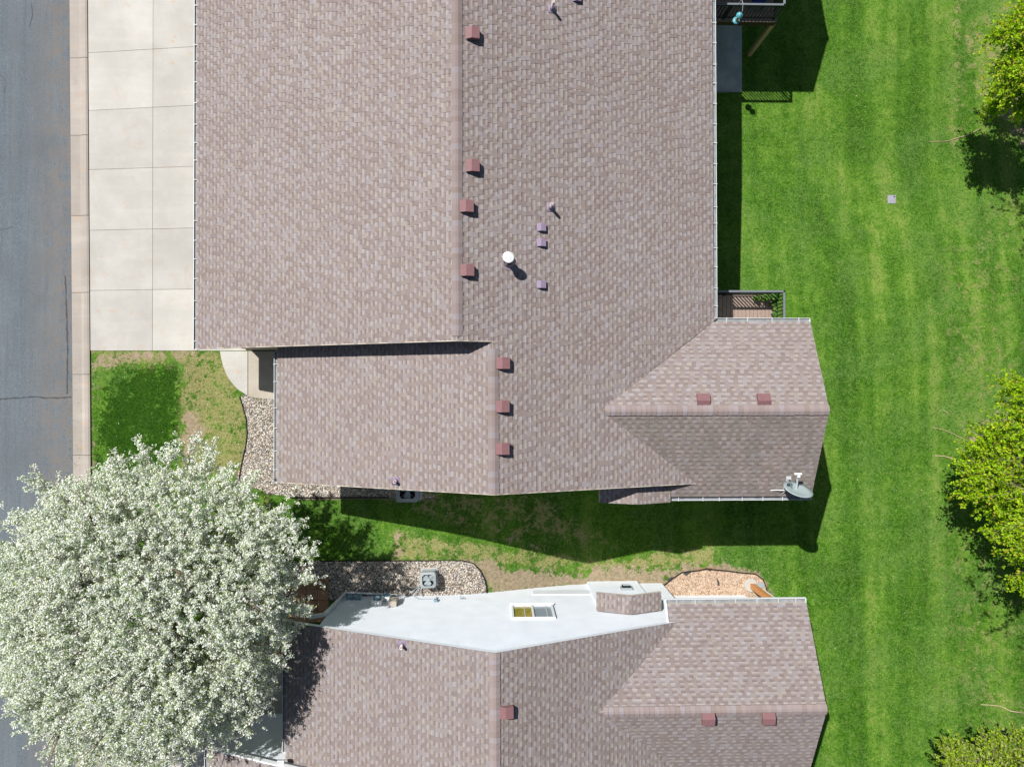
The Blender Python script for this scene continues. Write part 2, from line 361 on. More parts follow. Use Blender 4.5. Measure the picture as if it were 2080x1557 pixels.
def build_lawn():
    pr=[[([p[:2] for p in px_poly(P)],wd,k) for P,wd,k in S] for S in (DIRTP,DARKP,DRYP)]
    bb=[[(min(p[0] for p in P)-wd,max(p[0] for p in P)+wd,min(p[1] for p in P)-wd,max(p[1] for p in P)+wd) for P,wd,k in S] for S in pr]
    def mask(x,y):
        o=[]
        for S,BB in zip(pr,bb):
            v=0
            for (P,wd,k),b in zip(S,BB):
                if b[0]<x<b[1] and b[2]<y<b[3]: v=max(v,k*ss(.5+.5*dpoly(x,y,P)/wd))
            o.append(v)
        return o
    # short blades standing in the turf
    r=np.random.default_rng(77); n=150000; X=r.uniform(-16,21.5,n); Y=r.uniform(-16.5,15,n)
    ok=((X<-7.6)&(X>-15.4)&(Y<1.35)&(Y>-12))|((X>7.4)&((X>10.6)|(Y>2.5)|(Y<-3.6)))|((Y<-2.8)&(Y>-7.2)&(X>-7.6)&(X<12))
    X,Y=X[ok],Y[ok]; keep=[];Mc=[];Z=[]
    for x,y in zip(X,Y):
        k=mask(x,y); keep.append(k[0]<.3 and not ((-7.7<x<-5.0 and -3<y<1.4))); Mc.append((*k,1)); Z.append(gz(x,y)-.02)
    keep=np.array(keep); X,Y,Z,Mc=X[keep],Y[keep],np.array(Z)[keep],np.array(Mc)[keep]; n=len(X)
    C=np.stack([X,Y,Z],1); a=r.uniform(0,2*math.pi,n); T=np.stack([np.cos(a),np.sin(a),r.uniform(.2,1.6,n)],1); T/=np.linalg.norm(T,axis=1,keepdims=True)
    B=np.stack([-np.sin(a),np.cos(a),np.zeros(n)],1); L=r.uniform(.025,.06,n)[:,None]; Wd=r.uniform(.006,.016,n)[:,None]
    V=np.stack([C-B*Wd,C+B*Wd,C+T*L+B*Wd*.3,C+T*L-B*Wd*.3],1).reshape(-1,3)
    o=mesh_np('grass',V,np.arange(n*4).reshape(n,4),MBLADE); ca=o.data.color_attributes.new('mask','FLOAT_COLOR','POINT'); ca.data.foreach_set('color',np.repeat(Mc,4,0).astype(np.float32).ravel()); tag(o,kind='stuff')
    def axis(a,b,st,far): 
        m=list(np.arange(a,b+st/2,st)); return [-far,-far/2.5,-far/5,a-12,a-4]+m+[b+4,b+12,far/5,far/2.5,far]
    xs=axis(-16.2,22.4,.16,400); ys=axis(-17.5,17.5,.16,400)
    V=[];Mk=[]
    for y in ys:
        for x in xs:
            V.append((x,y,gz(x,y)-.02)); Mk.append(mask(x,y) if abs(x)<24 and abs(y)<19 else (0,0,.2))
    nx=len(xs); Fc=[(j*nx+i,j*nx+i+1,(j+1)*nx+i+1,(j+1)*nx+i) for j in range(len(ys)-1) for i in range(nx-1)]
    me=bpy.data.meshes.new('lawn'); me.from_pydata(V,[],Fc); me.materials.append(MLAWN)
    ca=me.color_attributes.new('mask','FLOAT_COLOR','POINT'); a=np.ones((len(V),4),np.float32); a[:,:3]=np.array(Mk); ca.data.foreach_set('color',a.ravel())
    me.polygons.foreach_set('use_smooth',[True]*len(me.polygons))
    o=bpy.data.objects.new('lawn',me); COL.objects.link(o); tag(o,kind='structure')
LAWN_LATER=1
def lerp(a,b,t): return tuple(a[i]+(b[i]-a[i])*t for i in range(len(a)))
def linex(p,q,y): # image x on a line at image y
    return p[0]+(q[0]-p[0])*(y-p[1])/(q[1]-p[1])
# road, curb and gutter
C0,C1=onz(141,0),onz(148,900); K0,K1=onz(178,0),onz(184.5,900)
def along(a,b,y): t=(y-a[1])/(b[1]-a[1]); return a[0]+(b[0]-a[0])*t
YT,YB=60,-60
tag(MB().poly([(-26,YB,-.012),(along(C0,C1,YB)+.02,YB,-.012),(along(C0,C1,YT)+.02,YT,-.012),(-26,YT,-.012)]).build('road',MASPH),kind='structure')
mb=MB()
ys=[YT]+[onz(160,v)[1] for v in(118,275,438,594,760,924)]+[onz(160,v)[1] for v in (1090,1250,1410,1570)]+[YB]
for a,b in zip(ys,ys[1:]):
    g=.008
    for (f0,z0),(f1,z1) in (((0,-.004),(.52,.0)),((.52,.0),(.72,.045)),((.72,.045),(.9,.055)),((.9,.055),(1,.03))):
        def P(f,y): return along(C0,C1,y)*(1-f)+along(K0,K1,y)*f
        y0,y1=a-g,b+g
        mb.poly([(P(f0,y0),y0,z0),(P(f0,y1),y1,z0),(P(f1,y1),y1,z1),(P(f1,y0),y0,z1)])
tag(mb.build('curb',MCURB),kind='structure')
tag(MB().poly([(along(C0,C1,YB),YB,-.008),(along(K0,K1,YB),YB,-.008),(along(K0,K1,YT),YT,-.008),(along(C0,C1,YT),YT,-.008)]).build('curb_joint',MJOINT),kind='structure')
# sealed cracks in the asphalt
def crack(pts,wd,mat=MTAR,name='road_crack',z=-.007):
    mb=MB(); P=[]
    rnd=random.Random(len(pts)*13+int(pts[0][0]))
    for (a,b) in zip(pts,pts[1:]):
        n=max(2,int(math.hypot(a[0]-b[0],a[1]-b[1])/7))
        for i in range(n): t=i/n; P.append((a[0]+(b[0]-a[0])*t+rnd.uniform(-.8,.8),a[1]+(b[1]-a[1])*t+rnd.uniform(-.8,.8)))
    P.append(pts[-1]); W=[Vector(onz(*p,z)) for p in P]
    L=[];R=[]
    for i,p in enumerate(W):
        d=(W[min(i+1,len(W)-1)]-W[max(0,i-1)]).normalized(); nrm=Vector((-d.y,d.x,0)); k=wd*rnd.uniform(.4,1.2)
        L.append(p+nrm*k);R.append(p-nrm*k)
    for i in range(len(W)-1): mb.poly([R[i],R[i+1],L[i+1],L[i]])
    return tag(mb.build(name,mat),kind='structure')
crack([(-30,812),(20,809),(70,806),(100,808),(145,806)],.03)
crack([(132,560),(136,640),(137,720),(136,800)],.028)
crack([(60,56),(66,30),(64,8)],.012); crack([(-10,470),(20,462),(30,462)],.012)
crack([(0,150),(14,165),(8,190)],.008)
# driveway slabs
mb=MB(); XJ=[(K0,K1),(onz(311,0),onz(309.5,712)),(onz(396,0),onz(394,712)),(onz(500,0),onz(500,712))]
rowsY=[(-145,-165),(-20,-38),(108,95),(225,214),(345,338),(468,463),(590,587),(712,712)]   # image y of the joints at x=180 and x=393
Yl=[(onz(180,a)[1],onz(393,b)[1]) for a,b in rowsY]
xa,xb=onz(180,300)[0],onz(393,300)[0]
def yj(r,x): a,b=Yl[r]; return a+(b-a)*(x-xa)/(xb-xa)
top0=14.9+8
for r in range(len(Yl)-1):
    for c in range(3):
        g=.006
        def X(c,y): return along(*XJ[c],y)
        pts=[]
        for cc,rr,sx,sy in((c,r+1,g,g),(c+1,r+1,-g,g),(c+1,r,-g,-g),(c,r,g,-g)):
            y=yj(rr,X(cc,0)); x=X(cc,y)+sx; pts.append((x,y+sy))
        mb.prism(pts,-.08,.0+.003*random.random())
tag(mb.build('driveway',MDRV),kind='structure')
y0,y1=Yl[-1][0],Yl[0][0]
tag(MB().poly([(along(K0,K1,y0),y0+.003,-.009),(-8.2,y0+.003,-.009),(-8.2,y1,-.009),(along(K0,K1,y1),y1,-.009)]).build('driveway_joint',MJOINT),kind='structure')
# front walk and porch
walk=[(447,713),(449,725),(453,742),(460,760),(470,776),(484,791),(503,803),(503,713)]
porch=[(504.5,713),(504.5,804),(520,808),(540,809.5),(600,810),(600,713)]
tag(MB().prism([onz(x,y)[:2] for x,y in walk][::-1],-.1,.012).build('front_walk',MDRV),kind='structure')
tag(MB().prism([onz(x,y)[:2] for x,y in porch],-.1,.016).build('porch_slab',MPORCH),kind='structure')
# patio slab below the north deck
pp=[ong(x,y) for x,y in((1440,187.5),(1506,187.5),(1506,-40),(1440,-40))]; zp=min(p[2] for p in pp)
tag(MB().prism([p[:2] for p in pp],-2.9,gz(9,12)+.06).build('patio_slab',MPATIO),kind='structure')
# planting beds
def edging(pts,name,label,dz=.03,r=.02):
    P=[ong(x,y,dz) for x,y in pts]; o=MB().tube(P,r,6).build(name,MEDGE); return tag(o,label,'garden edging')
def spread(P,n,seed,zmin=0.):
    rnd=random.Random(seed); out=[]; xs=[p[0] for p in P]; yy=[p[1] for p in P]
    while len(out)<n:
        x=rnd.uniform(min(xs),max(xs)); y=rnd.uniform(min(yy),max(yy))
        if inpoly(x,y,P): out.append((x,y,gz(x,y)+zmin))
    return out
ICO=[(0,0,1),(.89,0,.45),(.28,.85,.45),(-.72,.53,.45),(-.72,-.53,.45),(.28,-.85,.45),(.72,.53,-.45),(-.28,.85,-.45),(-.89,0,-.45),(-.28,-.85,-.45),(.72,-.53,-.45)]
ICF=[(0,1,2),(0,2,3),(0,3,4),(0,4,5),(0,5,1),(1,6,2),(2,6,7),(2,7,3),(3,7,8),(3,8,4),(4,8,9),(4,9,5),(5,9,10),(5,10,1),(1,10,6)]
def scatter_mesh(name,pts,base,faces,smin,smax,mat,seed,squash=(1,1,1),aspect=None,tilt=.5):
    r=np.random.default_rng(seed); n=len(pts); base=np.array(base,float); nb=len(base)
    S=r.uniform(smin,smax,(n,1,1))*(r.uniform(.7,1.3,(n,1,3)) if aspect is None else np.array(aspect)*r.uniform(.6,1.3,(n,1,3)))*np.array(squash)
    V=base[None]*S
    a=r.uniform(0,2*math.pi,n); t=r.uniform(-tilt,tilt,n); ca,sa,ct,st_=np.cos(a),np.sin(a),np.cos(t),np.sin(t)
    x,y,z=V[...,0],V[...,1],V[...,2]
    y,z=y*ct[:,None]-z*st_[:,None],y*st_[:,None]+z*ct[:,None]
    x,y=x*ca[:,None]-y*sa[:,None],x*sa[:,None]+y*ca[:,None]
    W=np.stack([x,y,z],-1)+np.array(pts)[:,None,:]
    Fa=(np.array(faces)[None]+np.arange(n)[:,None,None]*nb).reshape(-1,len(faces[0]))
    return mesh_np(name,W.reshape(-1,3),Fa,mat)
def mesh_np(name,V,Fa,mat,parent=None):
    me=bpy.data.meshes.new(name); k=Fa.shape[1]
    me.vertices.add(len(V)); me.vertices.foreach_set('co',V.astype(np.float32).ravel())
    me.loops.add(Fa.size); me.loops.foreach_set('vertex_index',Fa.astype(np.int32).ravel())
    me.polygons.add(len(Fa)); me.polygons.foreach_set('loop_start',np.arange(0,Fa.size,k,dtype=np.int32)); me.polygons.foreach_set('loop_total',np.full(len(Fa),k,np.int32))
    me.update(calc_edges=True); me.materials.append(mat)
    o=bpy.data.objects.new(name,me); COL.objects.link(o)
    if parent is not None: o.parent=parent
    return o
bedF=[(487,808),(500,803),(520,810),(600,811),(600,975),(800,985),(892,994),(884,1008),(860,1013),(800,1009),(700,1009),(600,1009),(545,1002),(480,975),(490,945),(499,905),(502,880),(500,850),(493,825)]
bedS=[(600,1142),(660,1139),(870,1138),(940,1138),(960,1144),(974,1158),(983,1175),(987,1195),(988,1216),(640,1216),(560,1300),(560,1200)]
bedM=[(1349,1188),(1365,1176),(1385,1163),(1420,1158),(1455,1158),(1500,1162),(1535,1166),(1548,1176),(1556,1190),(1562,1215),(1360,1215)]
for P,nm,mt,lift in((bedF,'gravel_bed_base',MBED,.0),(bedS,'gravel_bed_base',MBED,.0),(bedM,'mulch_bed_base',MCHIPB,.0)):
    Q=px_poly(P); cx=sum(p[0] for p in Q)/len(Q); cy=sum(p[1] for p in Q)/len(Q)
    # fine triangulated sheet following the ground
    pts=[(p[0],p[1]) for p in Q]; mb=MB(); stp=.2
    x0,x1,y0_,y1_=min(p[0] for p in pts),max(p[0] for p in pts),min(p[1] for p in pts),max(p[1] for p in pts)
    for i in range(int((x1-x0)/stp)+1):
        strip=[(x0+i*stp,y0_-1),(x0+(i+1)*stp,y0_-1),(x0+(i+1)*stp,y1_+1),(x0+i*stp,y1_+1)]
        for j in range(int((y1_-y0_)/stp)+1):
            cell=[(x0+i*stp,y0_+j*stp),(x0+(i+1)*stp,y0_+j*stp),(x0+(i+1)*stp,y0_+(j+1)*stp),(x0+i*stp,y0_+(j+1)*stp)]
            if inpoly(x0+(i+.5)*stp,y0_+(j+.5)*stp,pts): mb.poly([(x,y,gz(x,y)-.008) for x,y in cell])
    tag(mb.build(nm,mt),kind='structure')
tag(scatter_mesh('gravel',spread(px_poly(bedF),15000,3,.0),ICO,ICF,.011,.034,MSTONE,3,(1,1,.6)),kind='stuff')
tag(scatter_mesh('gravel',spread(px_poly(bedS),17000,4,.0),ICO,ICF,.011,.034,MSTONE,4,(1,1,.6)),kind='stuff')
CH=[(-1,-.25,0),(1,-.25,0),(1,.25,0),(-1,.25,0),(-1,-.25,.12),(1,-.25,.12),(1,.25,.12),(-1,.25,.12)]
CF=[(4,5,6,7),(0,1,5,4),(1,2,6,5),(2,3,7,6),(3,0,4,7)]
tag(scatter_mesh('mulch',spread(px_poly(bedM),7000,5,.005),CH,CF,.025,.06,MCHIP,5,tilt=.5),kind='stuff')
edging([(487,806),(493,825),(500,850),(502,880),(499,905),(490,945),(485,975)],'garden_edging','black garden edging curving between front lawn and river stones')
edging([(590,1010),(640,1010),(700,1010),(790,1010)],'garden_edging','short black garden edging at the strip of stones beside the blossom tree')
edging([(650,1139),(700,1138.5),(870,1138),(940,1138),(962,1144),(976,1158),(985,1177),(989,1196),(990,1214)],'garden_edging','black garden edging rounding the stone bed of the white walled house')
o=edging([(1348,1189),(1365,1175),(1385,1162),(1420,1158),(1436,1154),(1446,1156),(1480,1159),(1500,1162),(1535,1165),(1550,1176),(1556,1192),(1561,1212)],'garden_edging','loose black edging around the wood chip bed',.05,.022)
for P,lb in (([(1386,1162),(1398,1158),(1404,1160),(1393,1168)],'largest torn scrap of black weed fabric at the upper left of the wood chips'),([(1438,1157),(1444,1153),(1447,1155),(1441,1159)],'curled scrap of black fabric lying on top of the bed edging'),([(1456,1172),(1460,1180),(1461,1188),(1457,1188)],'narrow dark fabric sliver in the middle of the wood chips'),([(1355,1176),(1365,1170),(1366,1173),(1357,1180)],'small fabric scrap at the left end of the wood chip bed')):
    tag(MB().prism([ong(x,y)[:2]+(ong(x,y)[2],) for x,y in P],.03,.045).build('weed_fabric',MFABRIC),lb,'weed fabric')
build_lawn()
_r=random.Random(5); PT=[]
while len(PT)<220:
    x=_r.gauss(-8.6,5.5); y=_r.gauss(-4.0,4.5)
    if _r.random()<.18: x=_r.uniform(7.5,18); y=_r.uniform(-12,12)
    if (x<-15.2 or x>-7.9 or y<-9 or y>1.3) and not(y<-3.2 and y>-7 and x>-5) and x<10.7: continue
    PT.append((x,y,gz(x,y)+.035))
tag(scatter_mesh('fallen_petal',PT,[(-1,-.8,0),(1,-.7,0),(.9,.9,.1),(-.8,1,0)],[(0,1,2,3)],.006,.013,MBLOS,9),kind='stuff')
# ------------------------------------------------------------------ houses
PI=math.pi; p_=.418; pE_,pG_=.3234,.4378; spE_,spG_,sp_=.4129,.4744,.4167
def slope_frame(pl,which):
    """down-slope and along directions of a roof plane z=c+a x+b y"""
    a,b,c=pl; g=Vector((a,b,0)); dd=Vector((-a,-b,-(a*a+b*b))).normalized(); ad=Vector((-b,a,0)).normalized(); return ad,dd
def tolocal(pl,pts):
    ad,dd=slope_frame(pl,0); O=Vector((0,0,pl[2])); out=[]
    for x,y in pts:
        v=Vector((x,y,pl[0]*x+pl[1]*y+pl[2]))-O; out.append((v.dot(ad),v.dot(dd)))
    return O,ad,dd,out
DREF={}
def roofplane(mb,pl,polys,seed,wr=(.118,.158),lifts=(.012,.017),mi=0):
    Q=[]
    for P in polys: O,ad,dd,q=tolocal(pl,P); Q.append(q)
    key=tuple(round(v,5) for v in pl); dref=DREF.setdefault(key,max(q[1] for P in Q for q in P)); clad(mb,O,ad,dd,Q,.143,wr,lifts,seed=seed,mi=mi,dref=dref)
def slab(mb,pl,P,t=.16,off=.006,mi=0):
    z=lambda x,y: pl[0]*x+pl[1]*y+pl[2]
    n=len(P); P=ccw(list(P)); k=len(mb.v)
    mb.v+=[(x,y,z(x,y)-off) for x,y in P]+[(x,y,z(x,y)-off-t) for x,y in P]
    mb.f.append(tuple(range(k,k+n))); mb.m.append(mi); mb.f.append(tuple(range(k+n,k+2*n))[::-1]); mb.m.append(mi)
    for i in range(n): j=(i+1)%n; mb.f.append((k+j,k+i,k+n+i,k+n+j)); mb.m.append(mi)
def caps(a,b,seed,wid=.15,drop=p_,step=.15):
    """ridge cap pieces from a to b (level ridge), bent over the ridge"""
    a,b=Vector(a),Vector(b); d=(b-a); L=d.length; d.normalize(); s=Vector((d.y,-d.x,0)); mb=MB(); n=int(L/step); rnd=random.Random(seed)
    for i in range(n):
        p0=a+d*(i*L/n); p1=a+d*((i+1)*L/n); w=wid*rnd.uniform(.96,1.06)
        k=len(mb.v); 
        for q,h in((p0,.034),(p1,.052)):
            for sg in(-1,-.25,.25,1):
                z=h-(abs(sg)*w*drop if abs(sg)>.5 else abs(sg)*w*drop*.6); mb.v.append(tuple(q+s*(sg*w)+Vector((0,0,z))))
        for j in range(3): mb.f.append((k+j,k+j+1,k+5+j,k+4+j)); mb.m.append(0)
        # skirts
        e=len(mb.v); mb.v+=[(mb.v[k+c][0],mb.v[k+c][1],mb.v[k+c][2]-.05) for c in(0,4,3,7)]
        mb.f+=[(k+0,k+4,e+1,e),(k+7,k+3,e+2,e+3)]; mb.m+=[0,0]
        e2=len(mb.v); mb.v+=[(mb.v[k+c][0],mb.v[k+c][1],mb.v[k+c][2]-.02) for c in(4,5,6,7)]
        for j in range(3): mb.f.append((k+4+j,k+5+j,e2+j+1,e2+j)); mb.m.append(0)
    mb.uv[0]=(0,1)
    return mb
def gutter(a,b,out,seed=0,hang=.62):
    """open trough from a to b whose outer lip is at a,b ; out = unit vector pointing away from the roof"""
    a,b=Vector(a),Vector(b); out=Vector(out); d=(b-a).normalized(); w=.15; hh=.12; mb=MB()
    ra,rb=a-out*w,b-out*w; up=Vector((0,0,1)); t=.012
    def q(off,z,mi): return
    # outer wall (double), bottom, inner wall
    hi_=.05; mb.poly([a,b,b-up*hh,a-up*hh],0); mb.poly([a-out*t,b-out*t,b-out*t-up*hi_,a-out*t-up*hi_],1)
    mb.poly([a,b,b-out*.014,a-out*.014],0)
    mb.poly([a-out*t-up*hi_,b-out*t-up*hi_,rb-up*hi_,ra-up*hi_],1); mb.poly([ra-up*hi_,rb-up*hi_,rb+up*.03,ra+up*.03],1)
    mb.poly([a-up*hh,b-up*hh,rb-up*hh,ra-up*hh],0)
    for e,s in((a,1),(b,-1)): mb.box(e-out*(w/2)-up*(hh/2)+d*(s*.006),(abs(out.x)*w+abs(d.x)*.012+.002,abs(out.y)*w+abs(d.y)*.012+.002,hh),0,0)
    L=(b-a).length; n=max(1,int(L/hang)); rnd=random.Random(seed)
    for i in range(n):
        c=a+d*((i+.5+rnd.uniform(-.12,.12))*L/n)-out*(w/2); mb.box(c-up*.004,(abs(out.x)*(w+.04)+abs(d.x)*.028,abs(out.y)*(w+.04)+abs(d.y)*.024,.010),0,2)
    return mb
def wall(mb,poly2,axis,c,zf,mi=0,thick=.0):
    pass
def boxvent(parent,pos,pl,az,size=(.36,.30),mat=MMAUVE,name='roof_vent',hgt=.17,label=None):
    """hooded vent: skirt on the roof, creased slanting lid, open side shadowed"""
    x,y=pos; z=pl[0]*x+pl[1]*y+pl[2]; hx,hy=size[0]/2,size[1]/2; mb=MB(); R=Matrix.Rotation(az,3,'Z')
    # local x = down the slope
    zl=lambda u: -p_*u
    top=[(-hx,hgt-.02-zl(hx)*0+zl(-hx)*.35),(-hx*.12,hgt+.035),(hx,hgt-.01)]
    P=lambda u,v,zz: tuple(R@Vector((u,v,zz))+Vector((x,y,z)))
    prof=[(-hx,top[0][1]*.62),(-hx*.12,hgt+.02),(hx,hgt-.035),(hx,zl(hx)+.05),(-hx,zl(-hx)+.01)]
    k=len(mb.v)
    for v in(-hy,hy):
        for u,zz in prof: mb.v.append(P(u,v,max(zz,zl(u)+.01)))
    n=5
    mb.f+=[tuple(range(k,k+5)),tuple(range(k+5,k+10))[::-1]]; mb.m+=[0,0]
    for i in range(5): j=(i+1)%5; mb.f.append((k+j,k+i,k+5+i,k+5+j)); mb.m.append(0)
    # lid lip
    mb.poly([P(-hx-.012,-hy-.012,prof[0][1]+.012),P(-hx*.12,-hy-.012,prof[1][1]+.012),P(-hx*.12,hy+.012,prof[1][1]+.012),P(-hx-.012,hy+.012,prof[0][1]+.012)])
    mb.poly([P(-hx*.12,-hy-.012,prof[1][1]+.012),P(hx+.012,-hy-.012,prof[2][1]+.012),P(hx+.012,hy+.012,prof[2][1]+.012),P(-hx*.12,hy+.012,prof[1][1]+.012)])
    for v in(-1,1):
        mb.poly([P(-hx-.012,v*(hy+.012),prof[0][1]+.012),P(-hx*.12,v*(hy+.012),prof[1][1]+.012),P(-hx*.12,v*(hy+.012),prof[1][1]-.03),P(-hx-.012,v*(hy+.012),prof[0][1]-.03)])
        mb.poly([P(-hx*.12,v*(hy+.012),prof[1][1]+.012),P(hx+.012,v*(hy+.012),prof[2][1]+.012),P(hx+.012,v*(hy+.012),prof[2][1]-.03),P(-hx*.12,v*(hy+.012),prof[1][1]-.03)])
    mb.poly([P(hx+.012,-hy-.012,prof[2][1]+.012),P(hx+.012,hy+.012,prof[2][1]+.012),P(hx+.012,hy+.012,prof[2][1]-.03),P(hx+.012,-hy-.012,prof[2][1]-.03)])
    o=mb.build(name,mat,parent)
    if label: o['label']=label
    return o
def ventpipe(parent,pos,pl,h=.34,r=.045,flash=True,label=None):
    x,y=pos; z=pl[0]*x+pl[1]*y+pl[2]; mb=MB()
    nrm=Vector((-pl[0],-pl[1],1)).normalized(); R=nrm.to_track_quat('Z','Y').to_matrix()
    mb.box(Vector((x,y,z))+nrm*.022,(.24,.26,.006),R=R,mi=1)
    mb.lathe([(r*2.1,0),(r*1.25,.10)],(x,y,z+.01),14,1)
    mb.lathe([(r,-.02),(r,h),(r*.78,h),(r*.78,h-.2),(0,h-.2)],(x,y,z),14,0)
    o=mb.build('vent_pipe',[MPIPE,MMAUVE2],parent,True)
    if label:o['label']=label
    return o
def house(name,label,G,mirror=False):
    pass

class House:
    """a gabled house: garage block with ridge r1, living block with ridge r2, side wing and fireplace bump"""
    def __init__(s,name,label,loc):
        s.root=empty(name,loc); tag(s.root,label,'house'); s.loc=Vector(loc); s.roof=MB(); s.deck=MB(); s.wallm=MB(); s.wallb=MB()
    def fin(s,name,mb,mats,parent=None,**k):
        p=parent or s.root; local(mb,s.root) ; return mb.build(name,mats,p,**k)
XE,ZE=(1430.0-1040)*U,201.5*U; XW1,ZW1=(496.86-1040)*U,142.9*U; XW2,ZW2=(648.3-1040)*U,165.35*U
XR1=(ZE-ZW1+pE_*XE+p_*XW1)/(pE_+p_); ZR1=ZE+pE_*(XE-XR1); XR2=(ZE-ZW2+pE_*XE+p_*XW2)/(pE_+p_); ZR2=ZE+pE_*(XE-XR2)
YN,YS=(778.5-652.9)*U,(778.5-971.4)*U; YC=(YN+YS)/2; ZP=ZE+pG_*(YN-YC)
PE=(-pE_,0,ZE+pE_*XE); PW1=(p_,0,ZW1-p_*XW1); PW2=(p_,0,ZW2-p_*XW2)
PN=(0,-pG_,ZE+pG_*YN); PS=(0,pG_,ZE-pG_*YS)
def dx(pl,px,py): q=onplane(px,py,pl); return q[0],q[1]
g_=.135
# rakes read off the photograph on the roof planes
def meet(*v): return sum(v)/len(v)
Y1=meet(dx(PW1,400,711)[1],dx(PW1,665,699.7)[1],dx(PW1,925,689.5)[1]); Y2=meet(dx(PW2,565,978.5)[1],dx(PW2,990,1002)[1],dx(PE,1360,987)[1])
Xrake=meet(dx(PN,1644,654)[0],dx(PN,1682,820)[0],dx(PS,1650,1005)[0])
print('Y1',Y1,'Y2',Y2,'Xrake',Xrake,'ridges',XR1,ZR1,XR2,ZR2,'ZP',ZP)
def wing_polys(cx,half,zp,xv,ridge_x,yeN,yeS,xr,extL,pe_x):
    pass
def build_house(root,Y1,Y2,XE,ZE,XW1,ZW1,XW2,ZW2,XR1,XR2,YC,half,Xr,sgn,far,seed,bumpx,pw,pe,pg):
    rt=pg/pe
    """sgn=+1: living block lies south of the garage block (main house south half); sgn=-1 mirrored. far = y where the garage block ends.
       Returns dict of parts data; geometry is appended to the passed collectors."""
    roof,deck,wl,wb=root['roof'],root['deck'],root['wall'],root['beige']
    PE=(-pe,0,ZE+pe*XE); PW1=(pw,0,ZW1-pw*XW1); PW2=(pw,0,ZW2-pw*XW2)
    yn=YC+sgn*half; ysx=YC-sgn*half            # wing eave on the garage side / on the far side
    Pn=(0,-sgn*pg,ZE+sgn*pg*yn); Ps=(0,sgn*pg,ZE-sgn*pg*ysx)
    xa=XE-g_; zpk=ZE+pg*half; xj=XE-half*rt          # where the wing ridge dies into the main slope
    ina=g_                                         # shingles stop short of the gutter lip
    yng,ysg=yn-sgn*ina,ysx+sgn*ina
    # main east slope, three convex pieces
    def rect(x0,x1,ya,yb): return [(x0,ya),(x1,ya),(x1,yb),(x0,yb)]
    roofplane(roof,PE,[rect(XR1,xa,yn,far),rect(XR1,xa-0,min(Y1,yn),max(Y1,yn)) if sgn*(yn-Y1)>0 else rect(XR1,XR1+.01,yn,yn+.01)] if False else [rect(XR1,xa,max(yn,Y1) if sgn>0 else min(yn,Y1),far)],seed,)
    # between Y1 and the wing eave the slope is bounded by the valley
    hiY=max(yn,Y1) if sgn>0 else min(yn,Y1)
    # valley x at height y on garage side: x = XE-|yn-y|
    def vx(y): return XE-abs(yn-y)*rt
    roofplane(roof,PE,[[(XR1,Y1),(vx(Y1),Y1),(vx(yn),yn),(XR1,yn)]],seed+1)
    roofplane(roof,PE,[[(XR2,YC),(xj,YC),(vx(Y1),Y1),(XR2,Y1)]],seed+2)
    v2=lambda y: XE-abs(ysx-y)*rt
    roofplane(roof,PE,[[(XR2,Y2),(v2(Y2),Y2),(xj,YC),(XR2,YC)]],seed+3)
    for P in ([(XR1,Y1),(vx(Y1),Y1),(xa,yng),(xa,far),(XR1,far)],[(XR2,YC),(xj,YC),(vx(Y1),Y1),(XR2,Y1)],[(XR2,Y2),(v2(Y2),Y2),(xj,YC),(XR2,YC)]): slab(deck,PE,P)
    roofplane(roof,PW1,[rect(XW1+ina,XR1,Y1,far)],seed+4); slab(deck,PW1,rect(XW1+ina,XR1,Y1,far))
    roofplane(roof,PW2,[rect(XW2+ina,XR2,Y2,Y1+sgn*.155)],seed+5); slab(deck,PW2,rect(XW2+ina,XR2,Y2,Y1+sgn*.155))
    # wing: garage side slope runs down to valley; far side slope continues under the main rake
    roofplane(roof,Pn,[[(xj,YC),(Xr,YC),(Xr,yng),(xa,yng)]],seed+6); slab(deck,Pn,[(xj,YC),(Xr,YC),(Xr,yng),(xa,yng)])
    xw=bumpx[3]                                     # west end of the far slope's eave
    zm=Y2+0*sgn
    Pf=[(xj,YC),(Xr,YC),(Xr,ysg),(XE-.0,ysg)]
    roofplane(roof,Ps,[[(xj,YC),(Xr,YC),(Xr,zm),(v2(zm),zm)],[(xw,zm),(Xr,zm),(Xr,ysg),(xw,ysg)],[(xw,zm),(v2(zm)-.3,zm),(v2(zm)-.3,zm+sgn*.12),(xw,zm+sgn*.12)]],seed+7,mi=1)
    slab(deck,Ps,[(xj,YC),(Xr,YC),(Xr,zm),(v2(zm),zm)]); slab(deck,Ps,[(xw,zm+sgn*.02),(Xr,zm),(Xr,ysg),(xw,ysg)])
    # fireplace bump: small gable roof at right angles
    bx0,bx1,by,_,bz,bs=bumpx; bc=(bx0+bx1)/2; wy=Y2+sgn*.10
    Pa=(bs,0,bz-bs*bc); Pb=(-bs,0,bz+bs*bc)
    for pl,x0,x1,sd in((Pa,bx0,bc,8),(Pb,bc,bx1,9)):
        roofplane(roof,pl,[rect(x0,x1,by,wy)],seed+sd); slab(deck,pl,rect(x0,x1,by,wy),.12)
    return dict(PE=PE,PW1=PW1,PW2=PW2,Pn=Pn,Ps=Ps,yn=yn,ys=ysx,zpk=zpk,xj=xj)
